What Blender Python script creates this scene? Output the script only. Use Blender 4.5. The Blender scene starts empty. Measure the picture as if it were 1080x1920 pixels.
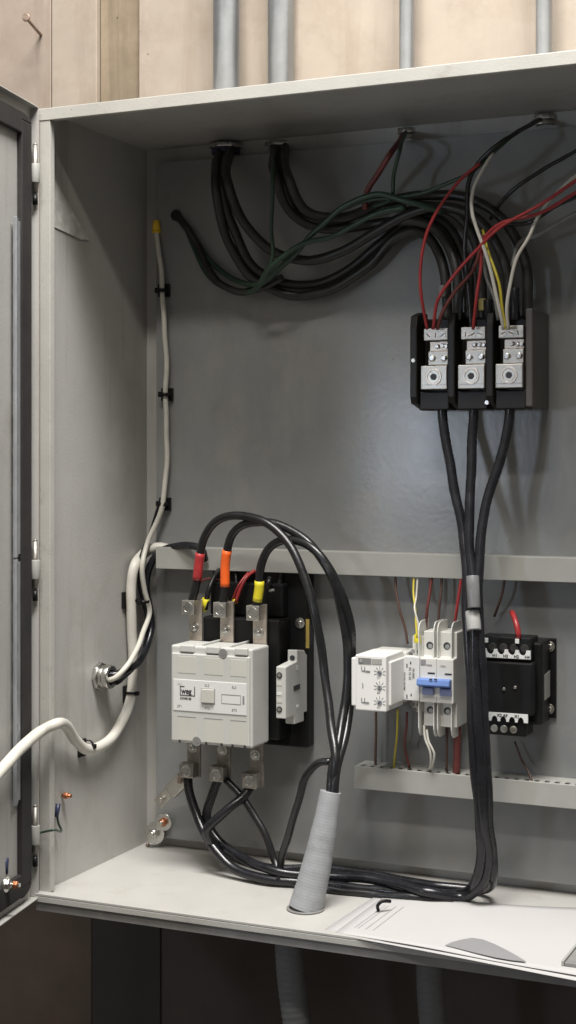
import bpy, bmesh, math, random
from mathutils import Vector, Matrix
random.seed(7)
sc = bpy.context.scene
COL = sc.collection
# ------------------------------------------------------------------ camera model
F = 2830.0; CX = 540.0; CY = 857.0
TH = math.radians(23.9)
fw = Vector((-math.sin(TH), math.cos(TH), 0)); rt = Vector((math.cos(TH), math.sin(TH), 0))
D = 0.33                    # enclosure depth, back plane y=0, mouth y=-D
ZT = 0.532; ZB = -0.668; W = 1.02
FL = Vector((0, -D, 0))
CAM = FL - (rt * ((75 - CX) / F * 2.31) + fw * 2.31)
def ray(px, py):
    return fw + rt * ((px - CX) / F) + Vector((0, 0, (CY - py) / F))
def PY(px, py, y):
    r = ray(px, py); return CAM + r * ((y - CAM.y) / r.y)
def PXc(px, py, x):
    r = ray(px, py); return CAM + r * ((x - CAM.x) / r.x)
def PZ(px, py, z):
    r = ray(px, py); return CAM + r * ((z - CAM.z) / r.z)
def at(t):
    if t[0] == 'z': return PZ(t[1], t[2], t[3])
    if t[0] == 'x': return PXc(t[1], t[2], t[3])
    if t[0] == 'p': return Vector(t[1:4])
    return PY(*t)
# ------------------------------------------------------------------ materials
def mat(name, col, rough=.5, metal=0, nscale=30, var=.12, bump=0, bscale=200, coat=0, rvar=.08, stain=None, spec=.5, bdist=.001, specks=None, streak=None):
    m = bpy.data.materials.new(name); m.use_nodes = True
    nt = m.node_tree; N = nt.nodes; L = nt.links
    b = N['Principled BSDF']
    b.inputs['Metallic'].default_value = metal
    b.inputs['Specular IOR Level'].default_value = spec
    if coat:
        b.inputs['Coat Weight'].default_value = coat; b.inputs['Coat Roughness'].default_value = .25
    tc = N.new('ShaderNodeTexCoord')
    n1 = N.new('ShaderNodeTexNoise'); n1.inputs['Scale'].default_value = nscale; n1.inputs['Detail'].default_value = 5
    n1.inputs['Roughness'].default_value = .6
    L.new(tc.outputs['Object'], n1.inputs['Vector'])
    cr = N.new('ShaderNodeValToRGB'); e = cr.color_ramp.elements
    lo = [c * (1 - var) for c in col]; hi = [min(1, c * (1 + var)) for c in col]
    e[0].position = .3; e[0].color = (*lo, 1); e[1].position = .7; e[1].color = (*hi, 1)
    L.new(n1.outputs['Fac'], cr.inputs['Fac'])
    out = cr.outputs['Color']
    if stain:
        n3 = N.new('ShaderNodeTexNoise'); n3.inputs['Scale'].default_value = stain[1]; n3.inputs['Detail'].default_value = 8
        n3.inputs['Roughness'].default_value = .7
        L.new(tc.outputs['Object'], n3.inputs['Vector'])
        r3 = N.new('ShaderNodeValToRGB'); r3.color_ramp.elements[0].position = stain[2]; r3.color_ramp.elements[1].position = stain[3]
        r3.color_ramp.elements[0].color = (0, 0, 0, 1); r3.color_ramp.elements[1].color = (1, 1, 1, 1)
        L.new(n3.outputs['Fac'], r3.inputs['Fac'])
        mx = N.new('ShaderNodeMixRGB'); mx.inputs[2].default_value = (*stain[0], 1)
        L.new(r3.outputs['Color'], mx.inputs[0]); L.new(out, mx.inputs[1]); out = mx.outputs[0]
    if streak:                       # runs and rubbed marks: noise stretched along z
        mp = N.new('ShaderNodeMapping'); mp.inputs['Scale'].default_value = streak[1]
        ns = N.new('ShaderNodeTexNoise'); ns.inputs['Scale'].default_value = 1; ns.inputs['Detail'].default_value = 6; ns.inputs['Roughness'].default_value = .65
        L.new(tc.outputs['Object'], mp.inputs['Vector']); L.new(mp.outputs['Vector'], ns.inputs['Vector'])
        rs_ = N.new('ShaderNodeValToRGB'); rs_.color_ramp.elements[0].position = streak[2]; rs_.color_ramp.elements[1].position = streak[3]
        mx = N.new('ShaderNodeMixRGB'); mx.inputs[2].default_value = (*streak[0], 1)
        L.new(ns.outputs['Fac'], rs_.inputs['Fac']); L.new(rs_.outputs['Color'], mx.inputs[0]); L.new(out, mx.inputs[1]); out = mx.outputs[0]
    if specks:                       # scattered dots of dirt, dust and chips
        for sc_, th, colr, am in specks:
            vo = N.new('ShaderNodeTexVoronoi'); vo.inputs['Scale'].default_value = sc_; L.new(tc.outputs['Object'], vo.inputs['Vector'])
            nz = N.new('ShaderNodeTexNoise'); nz.inputs['Scale'].default_value = sc_ * .23; L.new(tc.outputs['Object'], nz.inputs['Vector'])
            th_ = N.new('ShaderNodeMath'); th_.operation = 'MULTIPLY_ADD'; th_.inputs[1].default_value = th * 6; th_.inputs[2].default_value = -th * 2.8
            L.new(nz.outputs['Fac'], th_.inputs[0])
            lt_ = N.new('ShaderNodeMath'); lt_.operation = 'LESS_THAN'; L.new(vo.outputs['Distance'], lt_.inputs[0]); L.new(th_.outputs[0], lt_.inputs[1])
            am_ = N.new('ShaderNodeMath'); am_.operation = 'MULTIPLY'; am_.inputs[1].default_value = am; L.new(lt_.outputs[0], am_.inputs[0])
            mx = N.new('ShaderNodeMixRGB'); mx.inputs[2].default_value = (*colr, 1)
            L.new(am_.outputs[0], mx.inputs[0]); L.new(out, mx.inputs[1]); out = mx.outputs[0]
    L.new(out, b.inputs['Base Color'])
    mr = N.new('ShaderNodeMapRange'); mr.inputs['To Min'].default_value = max(.02, rough - rvar); mr.inputs['To Max'].default_value = min(1, rough + rvar)
    L.new(n1.outputs['Fac'], mr.inputs['Value']); L.new(mr.outputs['Result'], b.inputs['Roughness'])
    if bump:
        n2 = N.new('ShaderNodeTexNoise'); n2.inputs['Scale'].default_value = bscale; n2.inputs['Detail'].default_value = 2
        L.new(tc.outputs['Object'], n2.inputs['Vector'])
        bp = N.new('ShaderNodeBump'); bp.inputs['Strength'].default_value = bump; bp.inputs['Distance'].default_value = bdist
        L.new(n2.outputs['Fac'], bp.inputs['Height']); L.new(bp.outputs['Normal'], b.inputs['Normal'])
    return m
M = {}
M['paint'] = mat('grey_powder_paint', (.42, .412, .388), .42, nscale=7, var=.05, bump=.25, bscale=260, stain=((.31, .29, .25), 6, .52, .85), specks=((70, .055, (.12, .11, .10), .55), (150, .06, (.6, .58, .54), .35)), streak=((.30, .285, .26), (26, 26, 2.2), .56, .8))
M['panel'] = mat('grey_panel_paint', (.215, .221, .220), .24, nscale=6, var=.12, bump=.14, bscale=110, stain=((.27, .255, .225), 7, .50, .8), spec=.5, bdist=.0012, specks=((60, .055, (.09, .085, .08), .5), (130, .06, (.45, .44, .42), .3)), streak=((.26, .26, .25), (9, 9, 3.5), .52, .75))
M['floor'] = mat('pale_floor_paint', (.43, .42, .395), .45, nscale=9, var=.05, bump=.2, bscale=260, stain=((.29, .265, .23), 12, .56, .85), specks=((80, .07, (.14, .12, .10), .6),))
M['rim'] = mat('rim_paint', (.44, .43, .395), .40, nscale=14, var=.06, bump=.2, bscale=300, stain=((.3, .28, .25), 24, .56, .8), specks=((90, .06, (.15, .13, .11), .6),))
M['duct'] = mat('duct_plastic', (.34, .34, .315), .45, nscale=20, var=.05, bump=.1)
M['gasket'] = mat('black_gasket', (.022, .02, .019), .75, nscale=25, var=.3, bump=.3)
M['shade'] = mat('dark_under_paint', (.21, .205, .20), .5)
M['cable'] = mat('black_cable_jacket', (.011, .011, .012), .30, nscale=60, var=.25, bump=.15, bscale=150, rvar=.12)
M['cable_blue'] = mat('blue_black_jacket', (.011, .011, .014), .27, nscale=40, var=.3, bump=.15, bscale=150, rvar=.12)
M['cable_soft'] = mat('dusty_cable_jacket', (.02, .019, .017), .42, nscale=40, var=.35, bump=.15, bscale=150, rvar=.12)
M['green'] = mat('dark_green_jacket', (.022, .05, .03), .4, nscale=40, var=.25)
M['red'] = mat('red_jacket', (.32, .028, .03), .38, nscale=50, var=.15)
M['dred'] = mat('dull_red_jacket', (.14, .035, .03), .45, nscale=50, var=.25)
M['brown'] = mat('brown_jacket', (.09, .05, .04), .45)
M['white_w'] = mat('white_wire_jacket', (.55, .53, .47), .42, nscale=40, var=.08)
M['grey_w'] = mat('grey_wire_jacket', (.22, .22, .21), .42, nscale=40, var=.12)
M['yel_w'] = mat('yellow_wire_jacket', (.6, .5, .05), .45)
M['ywire'] = mat('cream_cable_jacket', (.60, .58, .52), .45, nscale=18, var=.08, bump=.3, bscale=60, stain=((.55, .45, .36), 25, .55, .8))
M['redtape'] = mat('red_tape', (.42, .035, .04), .35, nscale=60, var=.2, bump=.4, bscale=90)
M['orangetape'] = mat('orange_tape', (.85, .13, .02), .4, nscale=60, var=.1, bump=.3, bscale=90)
M['yellowtape'] = mat('yellow_tape', (.72, .62, .03), .4, nscale=60, var=.1, bump=.3, bscale=90)
M['orangec'] = mat('yellow_orange_cap', (.75, .48, .03), .5)
M['housing'] = mat('light_grey_housing', (.51, .51, .485), .42, nscale=10, var=.03, bump=.06, bscale=500)
M['recess'] = mat('warm_recess_plastic', (.53, .52, .475), .45, nscale=12, var=.03)
M['label'] = mat('pale_label', (.66, .67, .66), .4, nscale=20, var=.02)
M['relay'] = mat('white_relay_housing', (.74, .73, .70), .40, nscale=10, var=.02)
M['breaker'] = mat('white_breaker_housing', (.64, .63, .59), .40, nscale=10, var=.02)
M['barrier'] = mat('pale_barrier', (.66, .66, .62), .35, nscale=10, var=.02)
M['ink'] = mat('dark_ink', (.03, .03, .035), .5)
M['greyink'] = mat('grey_ink', (.24, .24, .24), .5)
M['blue'] = mat('blue_toggle', (.13, .22, .50), .38, nscale=30, var=.08)
M['blued'] = mat('dark_blue_toggle', (.16, .19, .33), .4, nscale=30, var=.08)
M['black'] = mat('black_plastic', (.008, .008, .0085), .42, spec=.25, nscale=20, var=.2, bump=.1, bscale=150)
M['pdb'] = mat('black_phenolic', (.012, .0105, .010), .40, spec=.3, nscale=20, var=.2, bump=.1, bscale=120)
M['pdbs'] = mat('phenolic_side', (.075, .067, .06), .4, nscale=20, var=.1, bump=.1)
M['alu'] = mat('aluminium', (.52, .50, .46), .38, metal=.9, nscale=60, var=.12, bump=.15, bscale=300, rvar=.12)
M['tin'] = mat('tinned_copper', (.62, .55, .48), .36, metal=.85, nscale=50, var=.15, bump=.1, bscale=250, rvar=.12)
M['alud'] = mat('dull_shaded_aluminium', (.30, .28, .255), .45, metal=.7, nscale=90, var=.3, bump=.3, bscale=150)
M['tind'] = mat('shaded_tin', (.30, .27, .24), .45, metal=.6, nscale=70, var=.3, bump=.2)
M['steel'] = mat('zinc_steel', (.62, .61, .58), .28, metal=1, nscale=80, var=.15, rvar=.1)
M['bolt'] = mat('plated_bolt', (.55, .53, .48), .34, metal=.9, nscale=60, var=.25, rvar=.1)
M['copper'] = mat('copper', (.5, .2, .1), .42, metal=.9)
M['galv'] = mat('galvanised_conduit', (.42, .44, .46), .34, metal=.55, nscale=25, var=.12, bump=.05, rvar=.1)
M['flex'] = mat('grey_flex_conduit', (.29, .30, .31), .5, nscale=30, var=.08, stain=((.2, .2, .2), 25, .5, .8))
M['flexd'] = mat('shaded_flex_conduit', (.13, .133, .136), .5, nscale=30, var=.1)  # darker copy of the flex grey, shadow below the cabinet painted in
M['paper'] = mat('paper', (.43, .42, .415), .8, nscale=8, var=.02)
M['paperl'] = mat('faint_print', (.375, .365, .368), .8)
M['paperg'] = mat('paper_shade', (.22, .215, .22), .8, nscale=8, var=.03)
M['tape'] = mat('silver_tape', (.17, .17, .175), .3, nscale=40, var=.2)
M['ysticker'] = mat('dull_yellow_sticker', (.36, .26, .06), .5, var=.2)
M['yband'] = mat('dull_yellow_band', (.33, .28, .10), .5, nscale=60, var=.25)
M['clear'] = mat('pale_tie', (.36, .36, .35), .4, nscale=40, var=.1)
M['rust'] = mat('nail_steel', (.28, .21, .17), .4, metal=.7, nscale=80, var=.4)
M['bferrule'] = mat('blue_ferrule', (.035, .042, .09), .4)
M['wood'] = mat('pale_board', (.335, .285, .232), .6, nscale=9, var=.09, bump=.2, bscale=40, stain=((.22, .165, .115), 7, .48, .92), streak=((.25, .20, .155), (16, 16, 1.1), .52, .78), specks=((34, .05, (.10, .07, .05), .6),))
M['wood2'] = mat('tan_board', (.24, .19, .13), .7, nscale=6, var=.14, bump=.3, bscale=40, stain=((.13, .095, .055), 8, .42, .8), streak=((.12, .09, .06), (22, 22, 1.0), .5, .7), specks=((40, .06, (.07, .05, .03), .7),))
M['wood3'] = mat('dull_pink_board', (.31, .255, .21), .65, nscale=5, var=.08, bump=.2, bscale=40, stain=((.19, .135, .10), 7, .46, .92), streak=((.2, .15, .115), (14, 14, 1.2), .5, .78), specks=((34, .05, (.10, .07, .05), .6),))
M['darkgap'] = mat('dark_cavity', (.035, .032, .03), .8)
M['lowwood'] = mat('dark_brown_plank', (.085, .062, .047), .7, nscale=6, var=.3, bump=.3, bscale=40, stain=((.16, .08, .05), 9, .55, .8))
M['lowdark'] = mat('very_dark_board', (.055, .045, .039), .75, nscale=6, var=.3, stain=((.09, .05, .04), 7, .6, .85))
M['gapwood'] = mat('dark_seam', (.16, .10, .06), .9)
M['litpatch'] = mat('lit_patch_paint', (.52, .51, .47), .6, nscale=50, var=.25, bump=.4, bscale=90)

# ------------------------------------------------------------------ mesh helpers
class MB:
    def __init__(s): s.bm = bmesh.new(); s.smooth = False
    def quad(s, pts):
        vs = [s.bm.verts.new(p) for p in pts]; return s.bm.faces.new(vs)
    def box(s, a, b, R=None, o=None):
        x0, y0, z0 = (min(a[i], b[i]) for i in range(3)); x1, y1, z1 = (max(a[i], b[i]) for i in range(3))
        c = [Vector((x, y, z)) for x in (x0, x1) for y in (y0, y1) for z in (z0, z1)]
        if R is not None: c = [(o or Vector((0, 0, 0))) + R @ (p - (o or Vector((0, 0, 0)))) for p in c]
        v = [s.bm.verts.new(p) for p in c]
        for f in ((0, 1, 3, 2), (4, 6, 7, 5), (0, 4, 5, 1), (2, 3, 7, 6), (0, 2, 6, 4), (1, 5, 7, 3)): s.bm.faces.new([v[i] for i in f])
        return s
    def prism(s, poly, ext):
        ext = Vector(ext); a = [s.bm.verts.new(p) for p in poly]; b = [s.bm.verts.new(Vector(p) + ext) for p in poly]
        n = len(poly); s.bm.faces.new(a); s.bm.faces.new(b[::-1])
        for i in range(n): s.bm.faces.new((a[i], b[i], b[(i + 1) % n], a[(i + 1) % n]))
        return s
    def cyl(s, p, q, r, r2=None, n=20, cap=True):
        p = Vector(p); q = Vector(q); d = (q - p).normalized(); r2 = r if r2 is None else r2
        u = d.orthogonal().normalized(); w = d.cross(u)
        A = [s.bm.verts.new(p + (u * math.cos(2 * math.pi * i / n) + w * math.sin(2 * math.pi * i / n)) * r) for i in range(n)]
        B = [s.bm.verts.new(q + (u * math.cos(2 * math.pi * i / n) + w * math.sin(2 * math.pi * i / n)) * r2) for i in range(n)]
        for i in range(n):
            f = s.bm.faces.new((A[i], A[(i + 1) % n], B[(i + 1) % n], B[i])); f.smooth = n > 8
        if cap: s.bm.faces.new(A[::-1]); s.bm.faces.new(B)
        return s
    def ring(s, p, q, ro, ri, n=24):
        p = Vector(p); q = Vector(q); d = (q - p).normalized(); u = d.orthogonal().normalized(); w = d.cross(u)
        L = []
        for c, r in ((p, ro), (q, ro), (q, ri), (p, ri)):
            L.append([s.bm.verts.new(c + (u * math.cos(2 * math.pi * i / n) + w * math.sin(2 * math.pi * i / n)) * r) for i in range(n)])
        for k in range(4):
            A, B = L[k], L[(k + 1) % 4]
            for i in range(n): s.bm.faces.new((A[i], A[(i + 1) % n], B[(i + 1) % n], B[i])).smooth = (k % 2 == 0)
        return s
    def tube(s, pts, r, n=12, rs=None):
        k = len(pts); rings = []; prev = None
        for i in range(k):
            t = (pts[min(i + 1, k - 1)] - pts[max(i - 1, 0)]).normalized()
            if prev is None: u = t.orthogonal().normalized()
            else:
                u = prev - t * prev.dot(t); u.normalize()
            prev = u; w = t.cross(u); R = rs[i] if rs else r
            rings.append([s.bm.verts.new(pts[i] + (u * math.cos(2 * math.pi * j / n) + w * math.sin(2 * math.pi * j / n)) * R) for j in range(n)])
        for i in range(k - 1):
            for j in range(n):
                s.bm.faces.new((rings[i][j], rings[i][(j + 1) % n], rings[i + 1][(j + 1) % n], rings[i + 1][j])).smooth = True
        s.bm.faces.new(rings[0][::-1]); s.bm.faces.new(rings[-1])
        return s
    def build(s, name, m, parent=None, bevel=0, seg=2, origin=None):
        bmesh.ops.recalc_face_normals(s.bm, faces=s.bm.faces)
        me = bpy.data.meshes.new(name)
        if origin is None:
            xs = [v.co for v in s.bm.verts]; o = Vector([(min(c[i] for c in xs) + max(c[i] for c in xs)) / 2 for i in range(3)])
            o.z = min(c.z for c in xs)
        else: o = Vector(origin)
        if parent is not None: o = Vector(parent['_w']) if '_w' in parent else o
        for v in s.bm.verts: v.co -= o
        s.bm.to_mesh(me); s.bm.free(); me.materials.append(M[m] if isinstance(m, str) else m)
        ob = bpy.data.objects.new(name, me); COL.objects.link(ob)
        if parent is not None:
            ob.parent = parent; ob['_w'] = tuple(o)      # children share the parent's origin
        else: ob.location = o; ob['_w'] = tuple(o)
        if bevel:
            b = ob.modifiers.new('b', 'BEVEL'); b.width = bevel; b.segments = seg; b.limit_method = 'ANGLE'; b.angle_limit = .6
            b.harden_normals = False
        return ob
def tag(o, label, cat, group=None, kind=None):
    o['label'] = label
    if cat: o['category'] = cat
    if group: o['group'] = group
    if kind: o['kind'] = kind
    return o
def thing(name, loc, label, cat, group=None):
    o = bpy.data.objects.new(name, None); COL.objects.link(o); o.location = loc; o['_w'] = tuple(loc); o.empty_display_size = .02
    return tag(o, label, cat, group)
def text(s, name, size, P, ux, uz, m, parent, ext=.0003, bold=False, sx=1.0):
    """lettering standing on a surface: P lower-left corner, ux reading direction, uz up"""
    cu = bpy.data.curves.new(name, 'FONT'); cu.body = s; cu.size = size; cu.extrude = ext
    if bold: cu.offset = size * .025
    t = bpy.data.objects.new(name, cu); COL.objects.link(t)
    bpy.context.view_layer.update()
    me = bpy.data.meshes.new_from_object(t.evaluated_get(bpy.context.evaluated_depsgraph_get()))
    bpy.data.objects.remove(t)
    ux = Vector(ux).normalized(); uz = Vector(uz).normalized(); n = ux.cross(uz)
    o = Vector(parent['_w'])
    for v in me.vertices: v.co = Vector(P) + ux * v.co.x * sx + uz * v.co.y + n * v.co.z - o
    me.materials.clear(); me.materials.append(M[m])
    ob = bpy.data.objects.new(name, me); COL.objects.link(ob); ob.parent = parent; ob['_w'] = tuple(o)
    return ob
def spline(pts, step=.006):
    P = [pts[0] * 2 - pts[1]] + pts + [pts[-1] * 2 - pts[-2]]; out = []
    for i in range(1, len(P) - 2):
        a, b, c, d = P[i - 1], P[i], P[i + 1], P[i + 2]
        t0 = 0; t1 = (b - a).length ** .5 + 1e-5; t2 = t1 + (c - b).length ** .5 + 1e-5; t3 = t2 + (d - c).length ** .5 + 1e-5
        n = max(2, int((c - b).length / step))
        for k in range(n):
            t = t1 + (t2 - t1) * k / n
            A1 = a * ((t1 - t) / (t1 - t0)) + b * ((t - t0) / (t1 - t0)); A2 = b * ((t2 - t) / (t2 - t1)) + c * ((t - t1) / (t2 - t1)); A3 = c * ((t3 - t) / (t3 - t2)) + d * ((t - t2) / (t3 - t2))
            B1 = A1 * ((t2 - t) / (t2 - t0)) + A2 * ((t - t0) / (t2 - t0)); B2 = A2 * ((t3 - t) / (t3 - t1)) + A3 * ((t - t1) / (t3 - t1))
            out.append(B1 * ((t2 - t) / (t2 - t1)) + B2 * ((t - t1) / (t2 - t1)))
    out.append(P[-2]); return out
def cable(name, pts, r, m, label, cat='cable', group=None, n=12, parent=None):
    P = spline([at(p) for p in pts]); mb = MB(); ph = random.uniform(0, 60); K = len(P)
    for i in range(3, K - 3):       # real cable is never perfectly fair
        w_ = min(1, (i - 2) / 8, (K - 3 - i) / 8) * min(r, .006) * (.12 if r > .006 else .25)
        P[i] = P[i] + Vector((math.sin(i * .21 + ph) + .6 * math.sin(i * .47 + ph * 2), .5 * math.sin(i * .27 + ph * 3), math.cos(i * .19 + ph) + .5 * math.sin(i * .53 + ph))) * w_
    mb.tube(P, r, n, rs=[r * (1 + .014 * math.sin(i * .37 + ph) + .008 * math.sin(i * .9 + ph)) for i in range(K)])
    o = mb.build(name, m, parent)
    if parent is None: tag(o, label, cat, group)
    return o, P
def sleeve(P, i0, i1, r, m, parent, name='tape_wrap'):
    k = len(P); a = int(i0 * (k - 1)); b = max(a + 2, int(i1 * (k - 1)))
    mb = MB(); mb.tube(P[a:b + 1], r, 14); return mb.build(name, m, parent)

# ------------------------------------------------------------------ SETTING: board wall
YW = .045
wall = thing('board_wall', (.4, YW, -1.3), 'pale beige board wall of upright planks behind the grey cabinet', 'wall')
def plank(xa, xb, m, dy=0, lab=None, gap=.0012):
    x0 = PY(xa, 300, YW).x + gap; x1 = PY(xb, 300, YW).x - gap
    o = MB().box((x0, YW + dy, -1.4), (x1, YW + dy + .02, 1.2)).build('plank', m, wall, bevel=.0012)
    if lab: o['label'] = lab
    return o
edges = [(-420, -90, 'wood3', 0), (-90, 96, 'wood3', 0), (96, 182, 'wood', 0), (182, 259, 'wood2', .010), (259, 1190, 'wood', .001), (1190, 2500, 'wood', 0)]
for a, b, m, dy in edges:
    plank(a, b, m, dy, 'tan recessed plank' if m == 'wood2' else None)
MB().box((-1.5, YW + .034, -1.4), (3, YW + .04, 1.2)).build('backing_board', 'gapwood', wall)
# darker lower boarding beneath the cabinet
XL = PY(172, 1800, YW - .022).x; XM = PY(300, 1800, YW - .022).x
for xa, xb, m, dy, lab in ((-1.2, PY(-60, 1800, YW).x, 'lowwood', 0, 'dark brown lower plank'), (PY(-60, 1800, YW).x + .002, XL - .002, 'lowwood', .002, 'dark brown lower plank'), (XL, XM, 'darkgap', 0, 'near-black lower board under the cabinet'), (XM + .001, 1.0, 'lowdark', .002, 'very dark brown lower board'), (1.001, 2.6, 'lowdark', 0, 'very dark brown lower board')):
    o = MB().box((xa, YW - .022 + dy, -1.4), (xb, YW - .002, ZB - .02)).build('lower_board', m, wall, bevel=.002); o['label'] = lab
# bent nail
n0 = PY(77, 66, YW); nail = thing('wall_nail', n0, 'rusty nail sticking slantwise out of the wall, upper left', 'nail')
n1 = PY(49, 33, YW - .075)
d = (n1 - n0).normalized()
MB().cyl(n0 - d * .01, n1, .0028, n=12).build('shank', 'rust', nail)
MB().cyl(n1 - d * .001, n1 + d * .003, .0075, .007, n=20).build('head', 'rust', nail, bevel=.0006)

# ------------------------------------------------------------------ ENCLOSURE
enc = thing('electrical_cabinet', (W / 2, -D / 2, ZB), 'open grey painted steel electrical cabinet with its door swung out', 'cabinet')
t = .002; FLG = .0185
MB().box((0, 0, ZB), (W, t, ZT)).build('back_wall', 'paint', enc)
MB().box((0, -D + .001, ZB + t), (t, -.0002, ZT - t)).build('side_wall', 'paint', enc)
MB().box((W - t, -D + .001, ZB + t), (W, -.0002, ZT - t)).build('side_wall', 'paint', enc)
MB().box((0, -D + .001, ZT - t), (W, -.0002, ZT)).build('top_wall', 'paint', enc)
MB().box((0, -D + .001, ZB), (W, -.0002, ZB + t)).build('floor_wall', 'floor', enc)
# front flanges: L returns with a small rolled lip
MB().box((-.001, -D - .001, ZB + .003), (FLG, -D + .0008, ZT - .0185)).box((FLG - .002, -D + .0012, ZB + .004), (FLG, -D + .012, ZT - .0195)).build('front_flange', 'rim', enc, bevel=.0006)
MB().box((W - FLG, -D - .001, ZB + .003), (W + .001, -D + .0008, ZT - .0185)).build('front_flange', 'rim', enc, bevel=.0006)
MB().box((-.001, -D - .002, ZT - .018), (W + .001, -D + .0008, ZT + .0005)).box((0.02, -D + .001, ZT - .018), (W - .02, -D + .010, ZT - .016)).build('top_rim', 'rim', enc, bevel=.0008)
MB().box((-.001, -D - .014, ZB + .0005), (W + .001, -D + .0008, ZB + .0045)).box((-.001, -D - .014, ZB - .0085), (W + .001, -D - .012, ZB + .0003)).build('bottom_rim', 'floor', enc, bevel=.0008)
MB().box((0, -D - .0105, ZB - .022), (W, -D - .0085, ZB - .0003)).build('drip_edge', 'shade', enc)
# outer skin under the floor so light never leaks
# corner gusset on the left wall; lit patch of wall painted in as lighter colour
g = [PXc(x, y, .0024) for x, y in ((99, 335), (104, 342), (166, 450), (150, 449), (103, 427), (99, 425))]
MB().prism([p + Vector((0, 0, 0)) for p in g], (.0012, 0, 0)).build('gusset', 'litpatch', enc, bevel=.0005)
# mounting panel
YP = -.022
pl = PY(293, 1000, YP).x; pb = PZ(300, 1570, 0)
zpb = PY(300, 1570, YP).z
panel = MB().box((pl, YP, zpb), (W - .03, YP + .002, ZT - .03)).box((pl, YP + .0022, zpb), (pl + .002, YP + .015, ZT - .03)).box((pl + .003, YP + .0022, zpb), (W - .03, YP + .012, zpb + .002)).build('mounting_panel', 'panel', enc, bevel=.0005)
# panel studs
def hexbolt(name, p, n, r, m, parent, h=.006, washer=0, wm=None):
    n = Vector(n).normalized(); p = Vector(p)
    mb = MB(); mb.cyl(p, p + n * h, r, n=6); mb.cyl(p + n * h, p + n * (h + r * .25), r * .85, r * .6, n=16)
    o = mb.build(name, m, parent, bevel=.0006)
    if washer: MB().ring(p - n * .0003, p + n * .0018, washer, r * .6, 28).build('washer', wm or m, o, bevel=.0004)
    return o
# door: local frame u (away from hinge, toward viewer) v (into the cabinet side)
ud = Vector((math.sin(math.radians(10.6)), -math.cos(math.radians(10.6)), 0)); vd = Vector((ud.y * -1, ud.x, 0))
H = CAM + ray(73, 857) * 2.298; H.z = 0
def DV(u, v, z): return H + ud * u + vd * v + Vector((0, 0, z))
def dbox(mb, u0, u1, v0, v1, z0, z1):
    c = [DV(u, v, z) for u in (u0, u1) for v in (v0, v1) for z in (z0, z1)]
    w = [mb.bm.verts.new(p) for p in c]
    for f in ((0, 1, 3, 2), (4, 6, 7, 5), (0, 4, 5, 1), (2, 3, 7, 6), (0, 2, 6, 4), (1, 5, 7, 3)): mb.bm.faces.new([w[i] for i in f])
    return mb
DZ0 = ZB - .004; DZ1 = ZT + .001; DW = .62; DT = .0135
mb = MB(); dbox(mb, 0, DW, -DT - .002, -DT, DZ0, DZ1)
dbox(mb, 0, .002, -DT + .0002, 0, DZ0 + .0022, DZ1 - .0022); dbox(mb, DW - .002, DW, -DT + .0002, 0, DZ0 + .0022, DZ1 - .0022)
dbox(mb, 0, DW, -DT + .0002, 0, DZ0, DZ0 + .002); dbox(mb, 0, DW, -DT + .0002, 0, DZ1 - .002, DZ1)
door = mb.build('door', 'paint', enc, bevel=.0006)
mb = MB()
ga, gb, gz = .016, .052, .030
dbox(mb, ga, gb, -DT + .0005, -DT + .009, DZ0 + gz, DZ1 - gz)
dbox(mb, gb + .0005, DW - .05, -DT + .0005, -DT + .009, DZ0 + .016, DZ0 + .05); dbox(mb, gb + .0005, DW - .05, -DT + .0005, -DT + .009, DZ1 - .05, DZ1 - .018)
for zz, sg in ((DZ0 + gz, -1), (DZ1 - gz, 1)):      # rounded corners
    c = DV(gb, -DT + .0005, zz); poly = [c] + [DV(gb - (gb - ga) * math.cos(a), -DT + .0005, zz + sg * (gz - .014 if sg < 0 else gz - .018) * math.sin(a)) for a in [math.pi / 2 * i / 8 for i in range(9)]]
    mb.prism(poly, vd * .0085)
mb.build('gasket', 'gasket', door, bevel=.002)
for (ya, yb) in ((405, 1046), (1050, 1512)):
    za = DV(.085, 0, 0); u0, u1 = .056, .079
    zz = [(CY - y) / F * ((DV(.085, -DT, 0) - CAM).dot(fw)) for y in (ya, yb)]
    z1, z0 = zz; mb = MB()
    v = -DT + .006; pitch = .0295 * 2; zc = z0 + .02
    # perforated rail: two thin ribs + bridges between holes
    dbox(mb, u0, u0 + .008, v, v + .0015, z0 + .004, z1 - .004); dbox(mb, u1 - .008, u1, v, v + .0015, z0, z1)
    dbox(mb, u1 - .0015, u1, v + .0017, v + .006, z0, z1)
    z = z0
    while z < z1 - .001:
        e = min(z + pitch - .012, z1); dbox(mb, u0 + .0081, u1 - .0081, v, v + .0015, z, e); z += pitch
    mb.build('perforated_rail', 'galv', door, bevel=.0004)
# hinges on the cabinet side
for py in (330, 1070, 1566):
    zc = (CY - py) / F * 2.30
    b = CAM + ray(66, 857) * 2.292; b.z = zc
    o = MB().cyl(b + Vector((0, 0, -.026)), b + Vector((0, 0, .045)), .0042, n=16).cyl(b + Vector((0, 0, .045)), b + Vector((0, 0, .049)), .0042, .001, n=16).build('hinge', 'alud', enc)
    MB().cyl(b + Vector((0, 0, -.012)), b + Vector((0, 0, .017)), .0072, n=20).build('knuckle', 'duct', o, bevel=.0008)
    MB().cyl(b + Vector((0, 0, -.030)), b + Vector((0, 0, -.045)), .0036, .0042, n=16).build('pin', 'black', o)
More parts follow.
